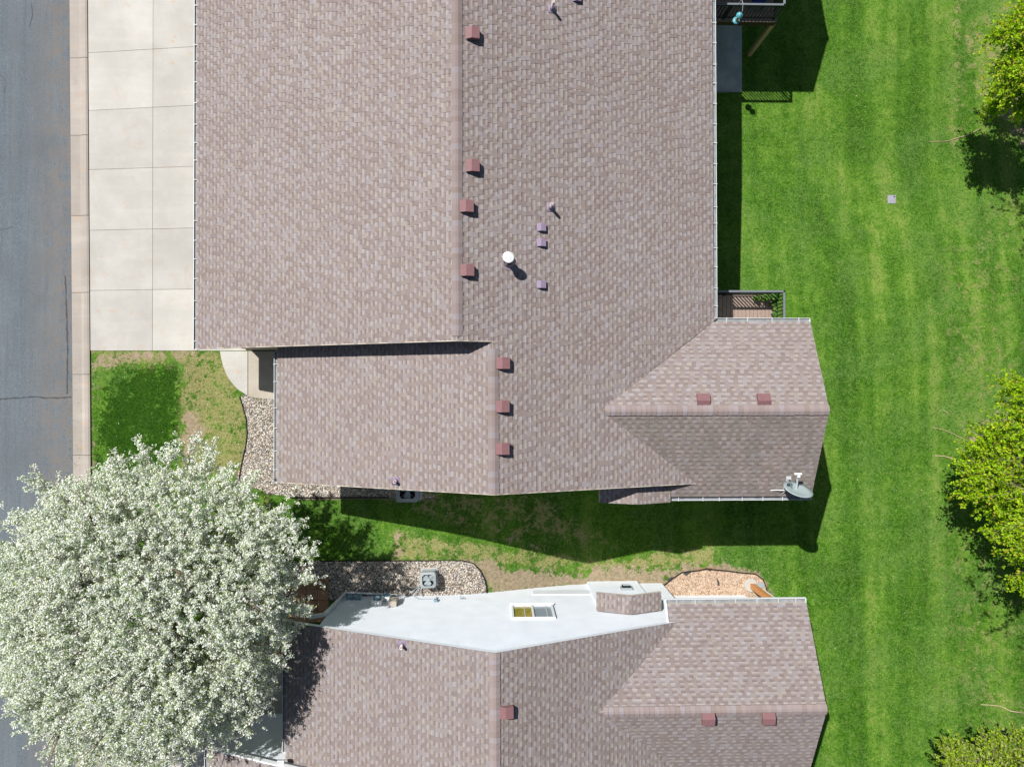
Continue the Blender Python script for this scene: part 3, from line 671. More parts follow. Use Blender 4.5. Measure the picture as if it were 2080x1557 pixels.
def vwall(mb,a,b,zb,tops,seed,mi=0,course=.11,flat=False):
    """lapped siding from a to b (plan points); tops = list of (t along 0..1, z) outline of the top edge; siding faces the right-hand side of a->b"""
    a=Vector((a[0],a[1],0)); b=Vector((b[0],b[1],0)); L=(b-a).length; ad=(b-a)/L; dd=Vector((0,0,-1)); nn=Vector((ad.y,-ad.x,0))
    polys=[]
    for (t0,z0),(t1,z1) in zip(tops,tops[1:]): polys.append(ccw([(t0*L,-z0),(t1*L,-z1),(t1*L,-zb),(t0*L,-zb)]))
    # solid backing
    for P in polys: mb.poly([tuple(a+ad*x+dd*y) for x,y in P],mi)
    if flat: return
    dmax=-zb; dmin=min(y for P in polys for _,y in P); d=dmax; rnd=random.Random(seed)
    while d>dmin:
        x=-rnd.random()*3.6
        while x<L:
            cell=[(x,d-course+.009),(x+3.594,d-course+.009),(x+3.594,d),(x,d)]
            for P in polys:
                q=clip(cell,P)
                if len(q)<3: continue
                k=len(mb.v); n=len(q)
                mb.v+=[tuple(a+ad*u+dd*v+nn*(.004+.016*(1-(d-v)/course))) for u,v in q]
                mb.f.append(tuple(range(k,k+n))); mb.m.append(mi)
                lo=[i for i in range(n) if abs(q[i][1]-d)<1e-6]
                if len(lo)==2:
                    i,j=lo; k2=len(mb.v); mb.v+=[tuple(a+ad*q[c][0]+dd*q[c][1]+nn*.002) for c in(i,j)]
                    mb.f.append((k+i,k+j,k2+1,k2)); mb.m.append(mi)
            x+=3.6
        d-=course
# ============================ main twin house
def newhouse(name,label,loc):
    r=empty(name,loc); tag(r,label,'house'); return r
HM=newhouse('twin_house','large brown roofed twin house in the upper middle, mauve box vents along its ridges',(0,6,0))
c1=dict(roof=MB(),deck=MB(),wall=MB(),beige=MB(),beige2=MB())
YM=8.74
bz=138*U*1.0
Bn=onz(1290,1024,4.12)[1]
bump1=(onz(1217,1020,3.7)[0],onz(1362,1020,3.8)[0],Bn,onz(1362,1013,ZE)[0],4.12,.33)
half=(YN-YS)/2
K=build_house(c1,Y1,Y2,XE,ZE,XW1,ZW1,XW2,ZW2,XR1,XR2,YC,half,Xrake,1,YM,10,bump1,p_,pE_,pG_)
bump1m=(bump1[0],bump1[1],2*YM-Bn,bump1[3],4.12,.33)
K2=build_house(c1,2*YM-Y1,2*YM-Y2,XE,ZE,XW1,ZW1,XW2,ZW2,XR1,XR2,2*YM-YC,half,Xrake,-1,YM,40,bump1m,p_,pE_,pG_)
def house_walls(c,Y1,Y2,XE,ZE,XW1,XW2,XR1,XR2,ZR1,ZR2,PW1,PW2,PE,Ps,YC,half,Xr,sgn,far,bump,zb=-2.9,o1=.14,o2=.12,wg=.93,wl2=.9,mat_g='beige',rec=.3,wingo=.45,pg=.44,xend=None):
    W=c['wall']; xg=XW1+wg; xe=XE-.55; xw=XW2+wl2; zz=lambda pl,x,y: pl[0]*x+pl[1]*y+pl[2]-.12
    y1=Y1+sgn*o1; y2=Y2+sgn*o2
    def fw(mb,a,b,*r,**k):
        vwall(mb,a,b,*r,**k)
    # garage block: gable wall towards the living block, west front
    A,B=(xg,y1),(XR1+ (XR2-XR1)+.3,y1)
    def gab(mb,x0,x1,y,plw,ple,xr,zb0,seed):
        pts=[(x0,zz(plw,x0,y)),(xr,zz(plw,xr,y)),(x1,zz(ple,x1,y))]
        L=x1-x0
        if sgn>0: vwall(mb,(x0,y),(x1,y),zb0,[((q[0]-x0)/L,q[1]) for q in pts],seed)
        else: vwall(mb,(x1,y),(x0,y),zb0,[((x1-q[0])/L,q[1]) for q in pts[::-1]],seed)
    gab(c[mat_g],xg,XR2+.4,y1,PW1,PE,XR1,0,1)
    gab(W,xw,xend or xe-.55,y2,PW2,PE,XR2,zb,2)
    # west fronts (hidden below the eaves), plain
    for x,ya,yb,pl in((xg,y1,far,PW1),(xw,y2,y1,PW2)):
        a,b=((x,ya),(x,yb)) if sgn<0 else ((x,yb),(x,ya)); z=zz(pl,x,0); vwall(W,a,b,-.1,[(0,z),(1,z)],3,flat=True)
    yn=YC+sgn*half; ys=YC-sgn*half
    z=zz(PE,xe,0); a,b=((xe,yn-sgn*.5),(xe,far)); vwall(W,a,b,zb,[(0,z),(1,z)],4,flat=True)
    # wing
    xr=Xr-.32; ya,yb=yn-sgn*wingo,ys+sgn*(wingo+rec); ze=ZE-.1
    L=abs(yb-ya); zc=ZE+pg*half-.16
    vwall(W,(xr,ya),(xr,yb),zb,[(0,ze+.12),(abs(YC-ya)/L,zc),(1,ze+.2)],5,flat=True)
    vwall(W,(xe-1,ya),(xr,ya),zb,[(0,ze),(1,ze)],6,flat=True)
    if sgn>0: vwall(W,(xe-.6,yb),(xr,yb),zb,[(0,ze),(1,ze)],7)
    else: vwall(W,(xr,yb),(xe-.6,yb),zb,[(0,ze),(1,ze)],7)
    return y1,y2,xg,xw,xe,xr,yb
house_walls(c1,Y1,Y2,XE,ZE,XW1,XW2,XR1,XR2,ZR1,ZR2,PW1,PW2,PE,PS,YC,half,Xrake,1,YM,bump1,rec=.2)
house_walls(c1,2*YM-Y1,2*YM-Y2,XE,ZE,XW1,XW2,XR1,XR2,ZR1,ZR2,PW1,PW2,PE,PS,2*YM-YC,half,Xrake,-1,YM,bump1m,rec=.2,mat_g='beige2')
# bump body
def bump_body(c,bump,y2,sgn,zb,seed,yo):
    bx0,bx1,by,_,bz,bs=bump; x0,x1=bx0+.12,bx1-.12; yf=yo; bc=(x0+x1)/2; zt=bz-bs*(bc-x0)-.12; L=x1-x0
    if sgn>0: vwall(c['wall'],(x0,yf),(x1,yf),zb,[(0,zt),(.5,bz-.12),(1,zt)],seed)
    else: vwall(c['wall'],(x1,yf),(x0,yf),zb,[(0,zt),(.5,bz-.12),(1,zt)],seed)
    for x in(x0,x1): c['wall'].poly([(x,yf,zb),(x,y2,zb),(x,y2,zt),(x,yf,zt)])
bump_body(c1,bump1,Y2+.12,1,-2.6,11,Bn+.45)
bump_body(c1,bump1m,2*YM-Y2-.12,-1,-2.6,12,2*YM-Bn-.45)
def fin(root,name,mb,mats,parent=None,**k): local(mb,root); return mb.build(name,mats,parent or root,**k)
ROOF=fin(HM,'roof',c1['roof'],[MSH,MALG]); fin(HM,'roof_deck',c1['deck'],MFASC); fin(HM,'wall',c1['wall'],MWHITE); fin(HM,'garage_wall',c1['beige'],MBEIGE); fin(HM,'garage_wall',c1['beige2'],MBEIGE)
for a,b,sd in (((XR1,Y1+.13,ZR1),(XR1,2*YM-Y1,ZR1),1),((XR2,Y2+.02,ZR2),(XR2,Y1-.2,ZR2),2),((K['xj']+.12,YC,ZP),(Xrake,YC,ZP),3),((XR2,2*YM-Y2,ZR2),(XR2,2*YM-Y1+.2,ZR2),4),((K['xj']+.12,2*YM-YC,ZP),(Xrake,2*YM-YC,ZP),5)):
    mb=caps(a,b,sd); mb.uv={0:(0,1)}; fin(HM,'ridge_cap',mb,MCAP,ROOF)
for a,b,o in (((XW1,Y1-.02,ZW1),(XW1,2*YM-Y1+.02,ZW1),(-1,0,0)),((XW2,Y2-.02,ZW2),(XW2,Y1-.1,ZW2),(-1,0,0)),((XE,YN+.0,ZE),(XE,2*YM-YN,ZE),(1,0,0)),
              ((XE-.12,YN,ZE),(Xrake+.03,YN,ZE),(0,1,0)),((bump1[3],YS,ZE),(Xrake+.03,YS,ZE),(0,-1,0)),
              ((XW2,2*YM-Y1+.1,ZW2),(XW2,2*YM-Y2,ZW2),(-1,0,0)),((XE-.12,2*YM-YN,ZE),(Xrake+.03,2*YM-YN,ZE),(0,-1,0)),((bump1[3],2*YM-YS,ZE),(Xrake+.03,2*YM-YS,ZE),(0,1,0))):
    fin(HM,'gutter',gutter(a,b,o,int(abs(a[0]*10))),[MWHITE,MGUTI,MHANG])
def vent_at(px,py,pl,az,root,roof,hz=.15,**k):
    q=onplane(px,py,(pl[0],pl[1],pl[2]+hz)); o=boxvent(roof,(q[0],q[1]),pl,az,**k)
    me=o.data; t=root.location
    for v in me.vertices: v.co-=Vector(t)
    return o
for px,py,l in((960,66,'mauve box vent at the ridge near the top edge'),(960,336,'mauve box vent just above the pair of nearby ridge vents'),(948,418,None),(949,548,None),(1022,737,None),(1021,825,None),(1021,911,None)):
    vent_at(px,py,PE,0,HM,ROOF)
for px,py in((1430,813),(1553,813)): vent_at(px,py-1,PN,PI/2,HM,ROOF,size=(.36,.36),hgt=.13)
for px,py in((1100,461),(1100,492),(1100,577)): vent_at(px,py,PE,0,HM,ROOF,hz=.1,size=(.24,.19),mat=MMAUVE2,name='exhaust_vent',hgt=.10)
def pipe_at(px,py,pl,root,roof,h,**k):
    q=onplane(px,py,(pl[0],pl[1],pl[2]+h)); o=ventpipe(roof,(q[0],q[1]),pl,h,**k)
    for v in o.data.vertices: v.co-=Vector(root.location)
    return o
pipe_at(1124,3,PE,HM,ROOF,.42); pipe_at(1121,414,PE,HM,ROOF,.42); pipe_at(801.5,978.5,PW2,HM,ROOF,.26)
vent_at(1172,-6,PE,0,HM,ROOF,hz=.1,size=(.24,.19),mat=MMAUVE2,name='exhaust_vent',hgt=.10)
# flue with round cap
q=onplane(1033,522,(PE[0],PE[1],PE[2]+.62)); z=PE[0]*q[0]+PE[2]; mb=MB(); c=(q[0],q[1],z)
mb.lathe([(.21,-.02),(.13,.16)],c,20,1); mb.lathe([(.085,.0),(.085,.5)],c,18,1); mb.lathe([(.085,.48),(.13,.49),(.135,.56),(.155,.56),(.155,.60),(.13,.605),(.125,.595),(.03,.60),(0,.60)],c,22,0); mb.lathe([(.105,.26),(.105,.30),(.085,.32)],c,18,1)
nrm=Vector((p_,0,1)).normalized(); mb.box(Vector(c)+nrm*.022+Vector((.07,.0,-.03)),(.5,.34,.006),R=nrm.to_track_quat('Z','Y').to_matrix(),mi=2)
fin(HM,'flue_pipe',mb,[MGALV,MFLASH,MFLASH],ROOF)
# ============================ south house
sXW,sZW=(666.04-1040)*U,173.56*U; sXE,sZE=(1397.2-1040)*U,181.3*U; sXR=(sZE-sZW+spE_*sXE+sp_*sXW)/(spE_+sp_); sZR=sZE+spE_*(sXE-sXR)
sPE=(-spE_,0,sZE+spE_*sXE); sPW=(sp_,0,sZW-sp_*sXW)
sY2=meet(dx(sPW,640,1269.5)[1],dx(sPW,1000,1324.5)[1],dx(sPE,1390,1262)[1])
sYn=onz(1500,1215.2,sZE)[1]; sYC=onz(1500,1443,sZE+spG_*2.94)[1]; shalf=sYn-sYC
sPn=(0,-spG_,sZE+spG_*sYn); sXr=meet(dx(sPn,1637,1225)[0],dx(sPn,1680,1436)[0])
sY1=onz(540,1450,0)[1]+.14
sXW1=onz(415,1530,2.58)[0]; sZW1=2.58; sXR1=(sZE-sZW1+spE_*sXE+sp_*sXW1)/(spE_+sp_)
print('south',sXR,sZR,sY2,sYn,sYC,shalf,sXr,sY1,sXW1,sXR1)
HS=newhouse('twin_house','lower twin house with a bright white gable wall facing the side yard',(0,-12,0))
c2=dict(roof=MB(),deck=MB(),wall=MB(),beige=MB())
Bs=onz(1283,1209.5,2.48)[1]
bump2=(onz(1212,1205,2.1)[0],onz(1343,1205,2.1)[0],Bs,onz(1339,1218,2.56)[0],2.48,.36)
sfar=-20.5
K3=build_house(c2,sY1,sY2,sXE,sZE,sXW1,sZW1,sXW,sZW,sXR1,sXR,sYC,shalf,sXr,-1,sfar,70,bump2,sp_,spE_,spG_)
sPW1=K3['PW1']
YW=ong(900,1209)[1]                               # plane of the white wall
ret=house_walls(c2,sY1,sY2,sXE,sZE,sXW1,sXW,sXR1,sXR,0,sZR,sPW1,sPW,sPE,K3['Ps'],sYC,shalf,sXr,-1,sfar,bump2,zb=-2.7,o2=sY2-YW,mat_g='wall',wl2=onz(693,1209.5)[0]-sXW,rec=0,wingo=sYn-onz(1450,1209,-1.25)[1],xend=onz(1345,1189,-1.2)[0])
bump_body(c2,bump2,YW,-1,-2.4,21,onz(1260,1180.5,gz(4.4,-7.3))[1])
xq=onz(1345,1189,-1.2)[0]; c2['wall'].poly([(xq,YW,-2.4),(xq,YW-.8,-2.4),(xq,YW-.8,2.2),(xq,YW,2.2)])
# band board low on the wall
c2['wall'].box((onz(1147,1204,.0)[0],YW+.02,-.15),(onz(1212,1204,0)[0]-onz(1083,1204,0)[0],.05,.5))
ROOFS=fin(HS,'roof',c2['roof'],[MSH2,MSH2]); fin(HS,'roof_deck',c2['deck'],MFASC); WS_=fin(HS,'wall',c2['wall'],MSIDE)
for a,b,sd in (((sXR,sY2,sZR),(sXR,sY1+.2,sZR),6),((K3['xj']+.12,sYC,K3['zpk']),(sXr,sYC,K3['zpk']),7),((sXR1,sY1,sZE+spE_*(sXE-sXR1)),(sXR1,sfar,sZE+spE_*(sXE-sXR1)),8)):
    fin(HS,'ridge_cap',caps(a,b,sd),MCAP,ROOFS)
sYs=2*sYC-sYn
for a,b,o in (((sXW,sY2+.02,sZW),(sXW,sY1+.1,sZW),(-1,0,0)),((sXE-.12,sYs,sZE),(sXr+.03,sYs,sZE),(0,-1,0)),((bump2[3],sYn,sZE),(sXr+.03,sYn,sZE),(0,1,0)),((sXW1,sY1,sZW1),(sXW1,sfar,sZW1),(-1,0,0)),((sXE,sYs,sZE),(sXE,sfar,sZE),(1,0,0))):
    fin(HS,'gutter',gutter(a,b,o,int(abs(a[0]*10))+3),[MWHITE,MGUTI,MHANG])
vent_at(1029,1447,sPE,0,HS,ROOFS)
for px,py in((1440,1462),(1563,1461)): vent_at(px,py,K3['Ps'],-PI/2,HS,ROOFS,size=(.34,.36),hgt=.13)
pipe_at(814,1316,sPW,HS,ROOFS,.30)
# white rake fascia over the garage gable of the south house
def rake(root,pts,y,out,mat,name='fascia',t=.03,h=.17,ex=.0):
    mb=MB()
    for a,b in zip(pts,pts[1:]): mb.poly([(a[0],y,a[1]),(b[0],y,b[1]),(b[0],y,b[1]-h),(a[0],y,a[1]-h)]); t and mb.poly([(a[0],y-out*t,a[1]),(b[0],y-out*t,b[1]),(b[0],y,b[1]),(a[0],y,a[1])])
    return fin(root,name,mb,mat)
def zpl(pl,x): return pl[0]*x+pl[2]
rake(HS,[(sXW1+.02,zpl(sPW1,sXW1)+.012),(sXR1,zpl(sPW1,sXR1)+.012),(sXR+.2,zpl(sPE,sXR+.2)+.012)],sY1+.04,1,MWHITE,t=.07)
rake(HS,[(sXW+.1,zpl(sPW,sXW+.1)+.01),(sXR,sZR+.01),(bump2[3]+.6,zpl(sPE,bump2[3]+.6)+.01)],sY2+.008,1,MSIDE,t=.0)
rake(HM,[(XW1+.1,zpl(PW1,XW1+.1)+.014),(XR1,ZR1+.014),(XR2+.1,zpl(PE,XR2+.1)+.014)],Y1-.008,-1,MFASC,t=.02)
rake(HM,[(XW2+.1,zpl(PW2,XW2+.1)+.014),(XR2,ZR2+.014),(K['PE'] and 6.6,zpl(PE,6.6)+.014)],Y2-.008,-1,MFASC,t=.02)
mb=MB(); xq=bump2[3]-.004; za=sZE+.03; zb_=sZE+.03+spG_*abs(sYn-sY2)
mb.poly([(xq,sYn,za),(xq,sY2,zb_),(xq,sY2,zb_-.2),(xq,sYn,za-.2)]); mb.poly([(xq,sYn,za),(xq,sY2,zb_),(xq+.05,sY2,zb_),(xq+.05,sYn,za)]); fin(HS,'fascia',mb,MWHITE)
# window on the white wall
def wallpt(px,py): # point on the white wall plane y=YW
    v=ray(px,py); t=YW/v[1]; return (v[0]*t,YW,H+v[2]*t)
a=wallpt(1038,1231.5); b=wallpt(1129,1257.5); x0,x1,z0,z1=a[0],b[0],a[2],b[2]
mb=MB(); fr=.07
for c,s in((((x0+x1)/2,z0+fr/2),(x1-x0,fr)),(((x0+x1)/2,z1-fr/2),(x1-x0,fr)),((x0+fr/2,(z0+z1)/2),(fr,z1-z0-2*fr)),((x1-fr/2,(z0+z1)/2),(fr,z1-z0-2*fr)),(((x0+x1)/2,(z0+z1)/2),(.06,z1-z0-2*fr))):
    mb.box((c[0],YW+.045,c[1]),(s[0],.07,s[1]))
win=fin(HS,'window',mb,MWHITE); fin(HS,'sill',MB().box(((x0+x1)/2,YW+.06,z0-.02),(x1-x0+.08,.12,.04)),MWHITE,win)
for _k in (.62,1.66): fin(HS,'sash_rail',MB().box((x0+_k*(x1-x0)/2,YW+.04,(z0+z1)/2),(.03,.02,z1-z0-2*fr)),MHANG,win)
for i,(xa_,xb_) in enumerate(((x0+fr,(x0+x1)/2-.03),((x0+x1)/2+.03,x1-fr))):
    mb=MB().box(((xa_+xb_)/2,YW+.03,(z0+z1)/2),(xb_-xa_,.012,z1-z0-2*fr)); fin(HS,'pane',mb,MGLASSY if i==0 else MGLASS,win)
# fireplace vent on the bump
yb_=onz(1260,1180.5,gz(4.4,-7.3))[1]; v=ray(1272,1197); t=yb_/v[1]; fx,fz=v[0]*t,H+v[2]*t
mb=MB().box((fx,yb_+.05,fz),(.42,.10,.3),0,0).box((fx,yb_+.13,fz-.02),(.30,.08,.2),0,1)
for i in range(4): mb.box((fx,yb_+.175,fz-.1+i*.055),(.26,.02,.02),0,0)
fin(HS,'fireplace_vent',mb,[MACF,MDARK],WS_,bevel=.01)
# ------------------------------------------------------------------ decks
def deck(name,label,x0,x1,y0,y1,zf,zg,rail_sides,posts,seed=0,boardmat=MDECK):
    r=empty(name,(x0,y0,zf)); tag(r,label,'deck'); mb=MB(); x=x0
    while x<x1-.02: wd=min(.136,x1-x); mb.box((x+wd/2,(y0+y1)/2,zf-.015),(wd-.006,y1-y0,.03)); x+=.142
    fin(r,'deck_board',mb,boardmat); mb=MB()
    mb.box(((x0+x1)/2,y1-.02,zf-.15),(x1-x0,.04,.23)); mb.box(((x0+x1)/2,y0+.02,zf-.15),(x1-x0,.04,.23)); mb.box((x1-.02,(y0+y1)/2,zf-.15),(.04,y1-y0-.09,.23))
    x=x0+.3
    while x<x1-.2: mb.box((x,(y0+y1)/2,zf-.14),(.04,y1-y0-.09,.2)); x+=.4
    fin(r,'frame',mb,MFRAME)
    for px,py in posts: fin(r,'post',MB().box((px,py,(zf-.265+zg)/2),(.14,.14,zf-.265-zg)),MPOST,bevel=.008)
    hr=.97; mb=MB(); tp=MB(); bl=MB()
    for (ax,ay,bx,by) in rail_sides:
        L=math.hypot(bx-ax,by-ay); n=int(L/.128); ux,uy=(bx-ax)/L,(by-ay)/L
        tp.bar((ax,ay,zf+hr-.02),(bx,by,zf+hr-.02),.045,.07 if abs(ux)>.5 else .045) if False else tp.box(((ax+bx)/2,(ay+by)/2,zf+hr-.02),(abs(bx-ax)+.07,abs(by-ay)+.07,.04))
        bl.box(((ax+bx)/2,(ay+by)/2,zf+.09),(abs(bx-ax)+.03,abs(by-ay)+.03,.03)); bl.box(((ax+bx)/2,(ay+by)/2,zf+hr-.10),(abs(bx-ax)+.03,abs(by-ay)+.03,.03))
        for i in range(1,n): bl.box((ax+ux*L*i/n,ay+uy*L*i/n,zf+hr/2),(.034,.034,hr-.14))
        m_=max(1,round(L/1.9))
        for i in range(m_+1 if (ax,ay)==rail_sides[0][:2] else m_): fin(r,'rail_post',MB().box((ax+ux*L*(i if (ax,ay)==rail_sides[0][:2] else i+1)/m_,ay+uy*L*(i if (ax,ay)==rail_sides[0][:2] else i+1)/m_,zf+hr/2-.02),(.06,.06,hr-.02)),MBLACK)
    fin(r,'top_rail',tp,MRAIL,bevel=.006); fin(r,'baluster_panel',bl,MBLACK)
    return r
DZ=.30
dfx=onz(1579.5,620,DZ)[0]; dfy=onz(1500,598,DZ)[1]; rx=onz(1593,620,DZ+.95)[0]; ry=onz(1500,591.5,DZ+.95)[1]
deck('deck','small brown board deck with black railing and potted plants, tucked beside the wing',XE-.55,dfx,YN-.5,dfy,DZ,-2.0,[(XE-.5,ry,rx,ry),(rx,ry,rx,YN-.5)],[(dfx-.3,dfy-.15)])
# north deck: mirrored
nry=onz(1594,10,DZ+.95)[1]; nrx=onz(1593.5,10,DZ+.95)[0]
DN=deck('deck','raised shaded deck with black railing, cut off by the top edge',XE-.55,nrx+.12,nry-.10,2*YM-YN+.5,DZ,gz(9,12)-.1,[(XE-.5,nry,nrx,nry),(nrx,nry,nrx,2*YM-YN)],[])
b0=ong(1521,111); pt=(nrx-.12,nry+.02)
post=MB().box((b0[0]+.02,b0[1],(b0[2]+DZ-.265)/2),(.15,.15,-b0[2]+DZ-.265+.1)); local(post,DN); post.build('post',MPOST,DN,bevel=.008)
# blue chair on the north deck
cx,cy=onz(1541,-6,DZ+.4)[:2]; ch=empty('patio_chair',(cx,cy,DZ)); tag(ch,'blue chair standing on the shaded deck at the top edge','chair')
MB().box((0,0,.42),(.5,.48,.04)).build('seat',MCHAIR,ch,bevel=.015); MB().box((0,.24,.68),(.5,.04,.5)).build('backrest',MCHAIR,ch,bevel=.015)
for sx in(-1,1):
    for sy in(-1,1): MB().bar((sx*.22,sy*.2,.4),(sx*.25,sy*.23,0),.03).build('leg',MCHAIR,ch)
for sx in(-1,1): MB().bar((sx*.26,-.22,.62),(sx*.26,.24,.62),.05,.02).build('armrest',MCHAIR,ch)
# bird feeder hung out on a hook from the deck rail
fp=onz(1505,28,DZ+1.05)
r=empty('bird_feeder',(fp[0]-.02,fp[1]-.02,DZ+.62)); tag(r,'teal capped tube bird feeder hanging from a hook on the shaded deck rail','bird feeder')
MB().lathe([(.0,.0),(.13,.0),(.13,.03),(.05,.04)],(0,0,0),18).build('tray',MFEED,r,True); MB().lathe([(.05,.03),(.05,.36)],(0,0,0),14).build('seed_tube',MSEED,r,True)
MB().lathe([(.12,.34),(.11,.38),(.04,.44),(0,.45)],(0,0,0),18).build('cap',MFEED,r,True)
lx,ly=nrx-1.55,nry; p0=Vector((fp[0]-.05,nry,DZ+1.0))-r.location
MB().tube([p0-Vector((0,0,.1)),p0+Vector((0,0,.25)),p0*.5+Vector((0,0,.55)),(0,0,.62),(0,0,.45)],.008,6).build('hook',MGALV,r)
# pots and plants on the small deck
def leafball(mb,c,r,n,seed,sz=.05):
    rnd=random.Random(seed)
    for _ in range(n):
        a=rnd.uniform(0,2*PI); e=rnd.uniform(-.2,1)*PI/2; d=Vector((math.cos(a)*math.cos(e),math.sin(a)*math.cos(e),math.sin(e))); q=Vector(c)+d*r*rnd.uniform(.35,1)
        t=Vector((rnd.uniform(-1,1),rnd.uniform(-1,1),rnd.uniform(-.3,.5))).normalized(); u=t.cross(d+Vector((0,0,.8))).normalized(); s=sz*rnd.uniform(.6,1.3)
        mb.poly([q-t*s,q+u*s*.45,q+t*s,q-u*s*.45])
for i,(px,py,rr,n,lab) in enumerate(((1538,604,.11,110,'low trailing plant in a pot at the deck corner railing'),(1555,605,.15,150,'broad leafy pale green plant in a pot on the deck'),(1572,602,.18,200,'largest bright green bushy potted plant in the deck corner'),(1572,616,.10,100,'small green potted plant below the bushy one on the deck'),
        (1575,627,.07,60,'small succulent pot topmost of the little row by the east railing'),(1574,637,.08,60,'second small pot in the little row by the east railing'),(1575.5,642,.07,50,'last small pot of the row, almost under the gutter'))):
    p=onz(px,py,DZ+.28); r=empty('potted_plant',(p[0],p[1],DZ)); tag(r,lab,'potted plant','potted plants on the small deck')
    MB().lathe([(0,0.0),(rr*.5,0.0),(rr*.68,.22),(rr*.6,.22),(0,.19)],(0,0,0),14).build('pot',MPOT,r,True)
    mb=MB(); leafball(mb,(0,0,.22+rr*.35),rr,n,50+i,.045+rr*.12); mb.build('foliage',MPLANT,r)
# ------------------------------------------------------------------ air conditioners
def cooler(px,py,label,rz,shaft_h=.78,sz=.72):
    g=ong(px,py)[2]; q=onz(px,py,g+shaft_h); r=empty('air_conditioner',(q[0],q[1],g),rz); tag(r,label,'air conditioner','condensers beside the houses')
    def rr(h,rad=.09,n=5):
        out=[]
        for cx,cy,a0 in((h-rad,h-rad,0),(-h+rad,h-rad,PI/2),(-h+rad,-h+rad,PI),(h-rad,-h+rad,1.5*PI)):
            for i in range(n): a=a0+PI/2*i/(n-1); out.append((cx+rad*math.cos(a),cy+rad*math.sin(a)))
        return out
    h=sz/2; MB().box((0,0,.03),(sz+.06,sz+.06,.06)).build('pad',MPATIO,r)
    mb=MB().prism(rr(h-.02),.06,shaft_h-.22,0)
    for i in range(int((shaft_h-.34)/.06)): mb.prism(rr(h-.008),.10+i*.06,.12+i*.06,0)
    mb.build('casing',MACB,r)
    # lid with a round opening
    mb=MB(); O=rr(h,.1,9); n=len(O); R=h*.84; k=0
    I=[]
    for x,y in O: a=math.atan2(y,x); I.append((R*math.cos(a),R*math.sin(a)))
    z=shaft_h
    for i in range(n):
        j=(i+1)%n; mb.poly([(*O[i],z-.02),(*O[j],z-.02),(*I[j],z),(*I[i],z)]); mb.poly([(*O[j],z-.02),(*O[i],z-.02),(*O[i],z-.225),(*O[j],z-.225)]); mb.poly([(*I[i],z),(*I[j],z),(*I[j],z-.21),(*I[i],z-.21)],1)
    mb.prism([(R*math.cos(2*PI*i/24)*.995,R*math.sin(2*PI*i/24)*.995) for i in range(24)],z-.212,z-.205,1)
    mb.build('lid',[MACB,MDARK],r)
    mb=MB(); mb.lathe([(0,z-.05),(.07,z-.05),(.075,z-.10),(0,z-.16)],(0,0,0),14)
    for b in range(3):
        a=b*2*PI/3+.6; Rb=Matrix.Rotation(a,3,'Z')
        P=[Rb@Vector(v) for v in((.05,-.07,z-.10),(R*.55,-.17,z-.12),(R*.93,-.14,z-.13),(R*.95,.06,z-.06),(R*.5,.10,z-.06),(.05,.06,z-.08))]; mb.poly(P)
    mb.build('fan',MACF,r)
    mb=MB()
    for i in range(8): a=i*PI/4; mb.bar((.08*math.cos(a),.08*math.sin(a),z+.004),(R*math.cos(a),R*math.sin(a),z-.004),.006)
    for q_ in(.4,.7): mb.tube([(R*q_*math.cos(2*PI*i/28),R*q_*math.sin(2*PI*i/28),z) for i in range(29)],.002,4,cap=False)
    mb.build('grille',MACF,r)
    return r
cooler(827.5,996.5,'blue grey air conditioner in shade, half hidden under the roof edge',0,.75,.80)
cooler(869,1178,'grey air conditioner standing in the sunny river stones before the white wall',.03,.60,.56)
# cables from the cooler into the white wall
mb=MB()
for pts in ([(852,1190),(842,1197),(833,1203),(829,1210),(828,1216)],[(853,1193),(846,1200),(841,1208),(840,1216)],[(856,1194),(853,1203),(858,1210)]):
    P=[ong(x,y,.1+.06*math.sin(i)) for i,(x,y) in enumerate(pts)]; mb.tube(P,.018,6)
w0=wallpt(842,1213);w1=wallpt(850,1218);w2=wallpt(875,1218);w3=wallpt(890,1223)
mb.tube([tuple(Vector(q)+Vector((0,.04,0))) for q in(w0,w1,w2,w3)],.012,6)
tag(mb.build('hose_bundle',MACF),'dark coolant lines and cable looping from the sunny air conditioner to the white wall','cable')
def wallbox(name,label,cat,px,py,sx,sz,d=.1,mat=MWHITE,round_=False):
    p=wallpt(px,py); r=empty(name,(p[0],YW,p[2])); tag(r,label,cat)
    MB().box((0,.02+d/2,0),(sx,d,sz)).build('case',mat,r,bevel=.012)
    if round_: MB().lathe([(0,.0),(sx*.38,.0),(sx*.38,.08),(sx*.2,.12),(0,.125)],(0,.02+d,0),16,R=Matrix.Rotation(-PI/2,3,'X')).build('dial',MBLUEB,r,True)
    else: MB().box((0,.02+d+.008,0),(sx*.8,.012,sz*.8)).build('cover',mat,r)
    MB().tube([(0,.05,-sz/2),(0,.05,-sz/2-.35)],.022,8).build('conduit',MPIPE,r)
    return r
wallbox('disconnect_box','small grey box at the end of the cable on the white wall','utility box',885,1222,.12,.14,.08,MBLUEB)
wallbox('electric_meter','electric meter on a white case, left of the utility group','meter',766,1227,.36,.42,.16,MWHITE,True)
wallbox('electric_meter','blue glass electric meter mounted right of the first one','meter',784,1219,.30,.34,.14,MWHITE,True)
wallbox('utility_box','plain beige utility cabinet, rightmost of the group by the meters','utility box',800,1228,.26,.56,.18,MBEIGE)
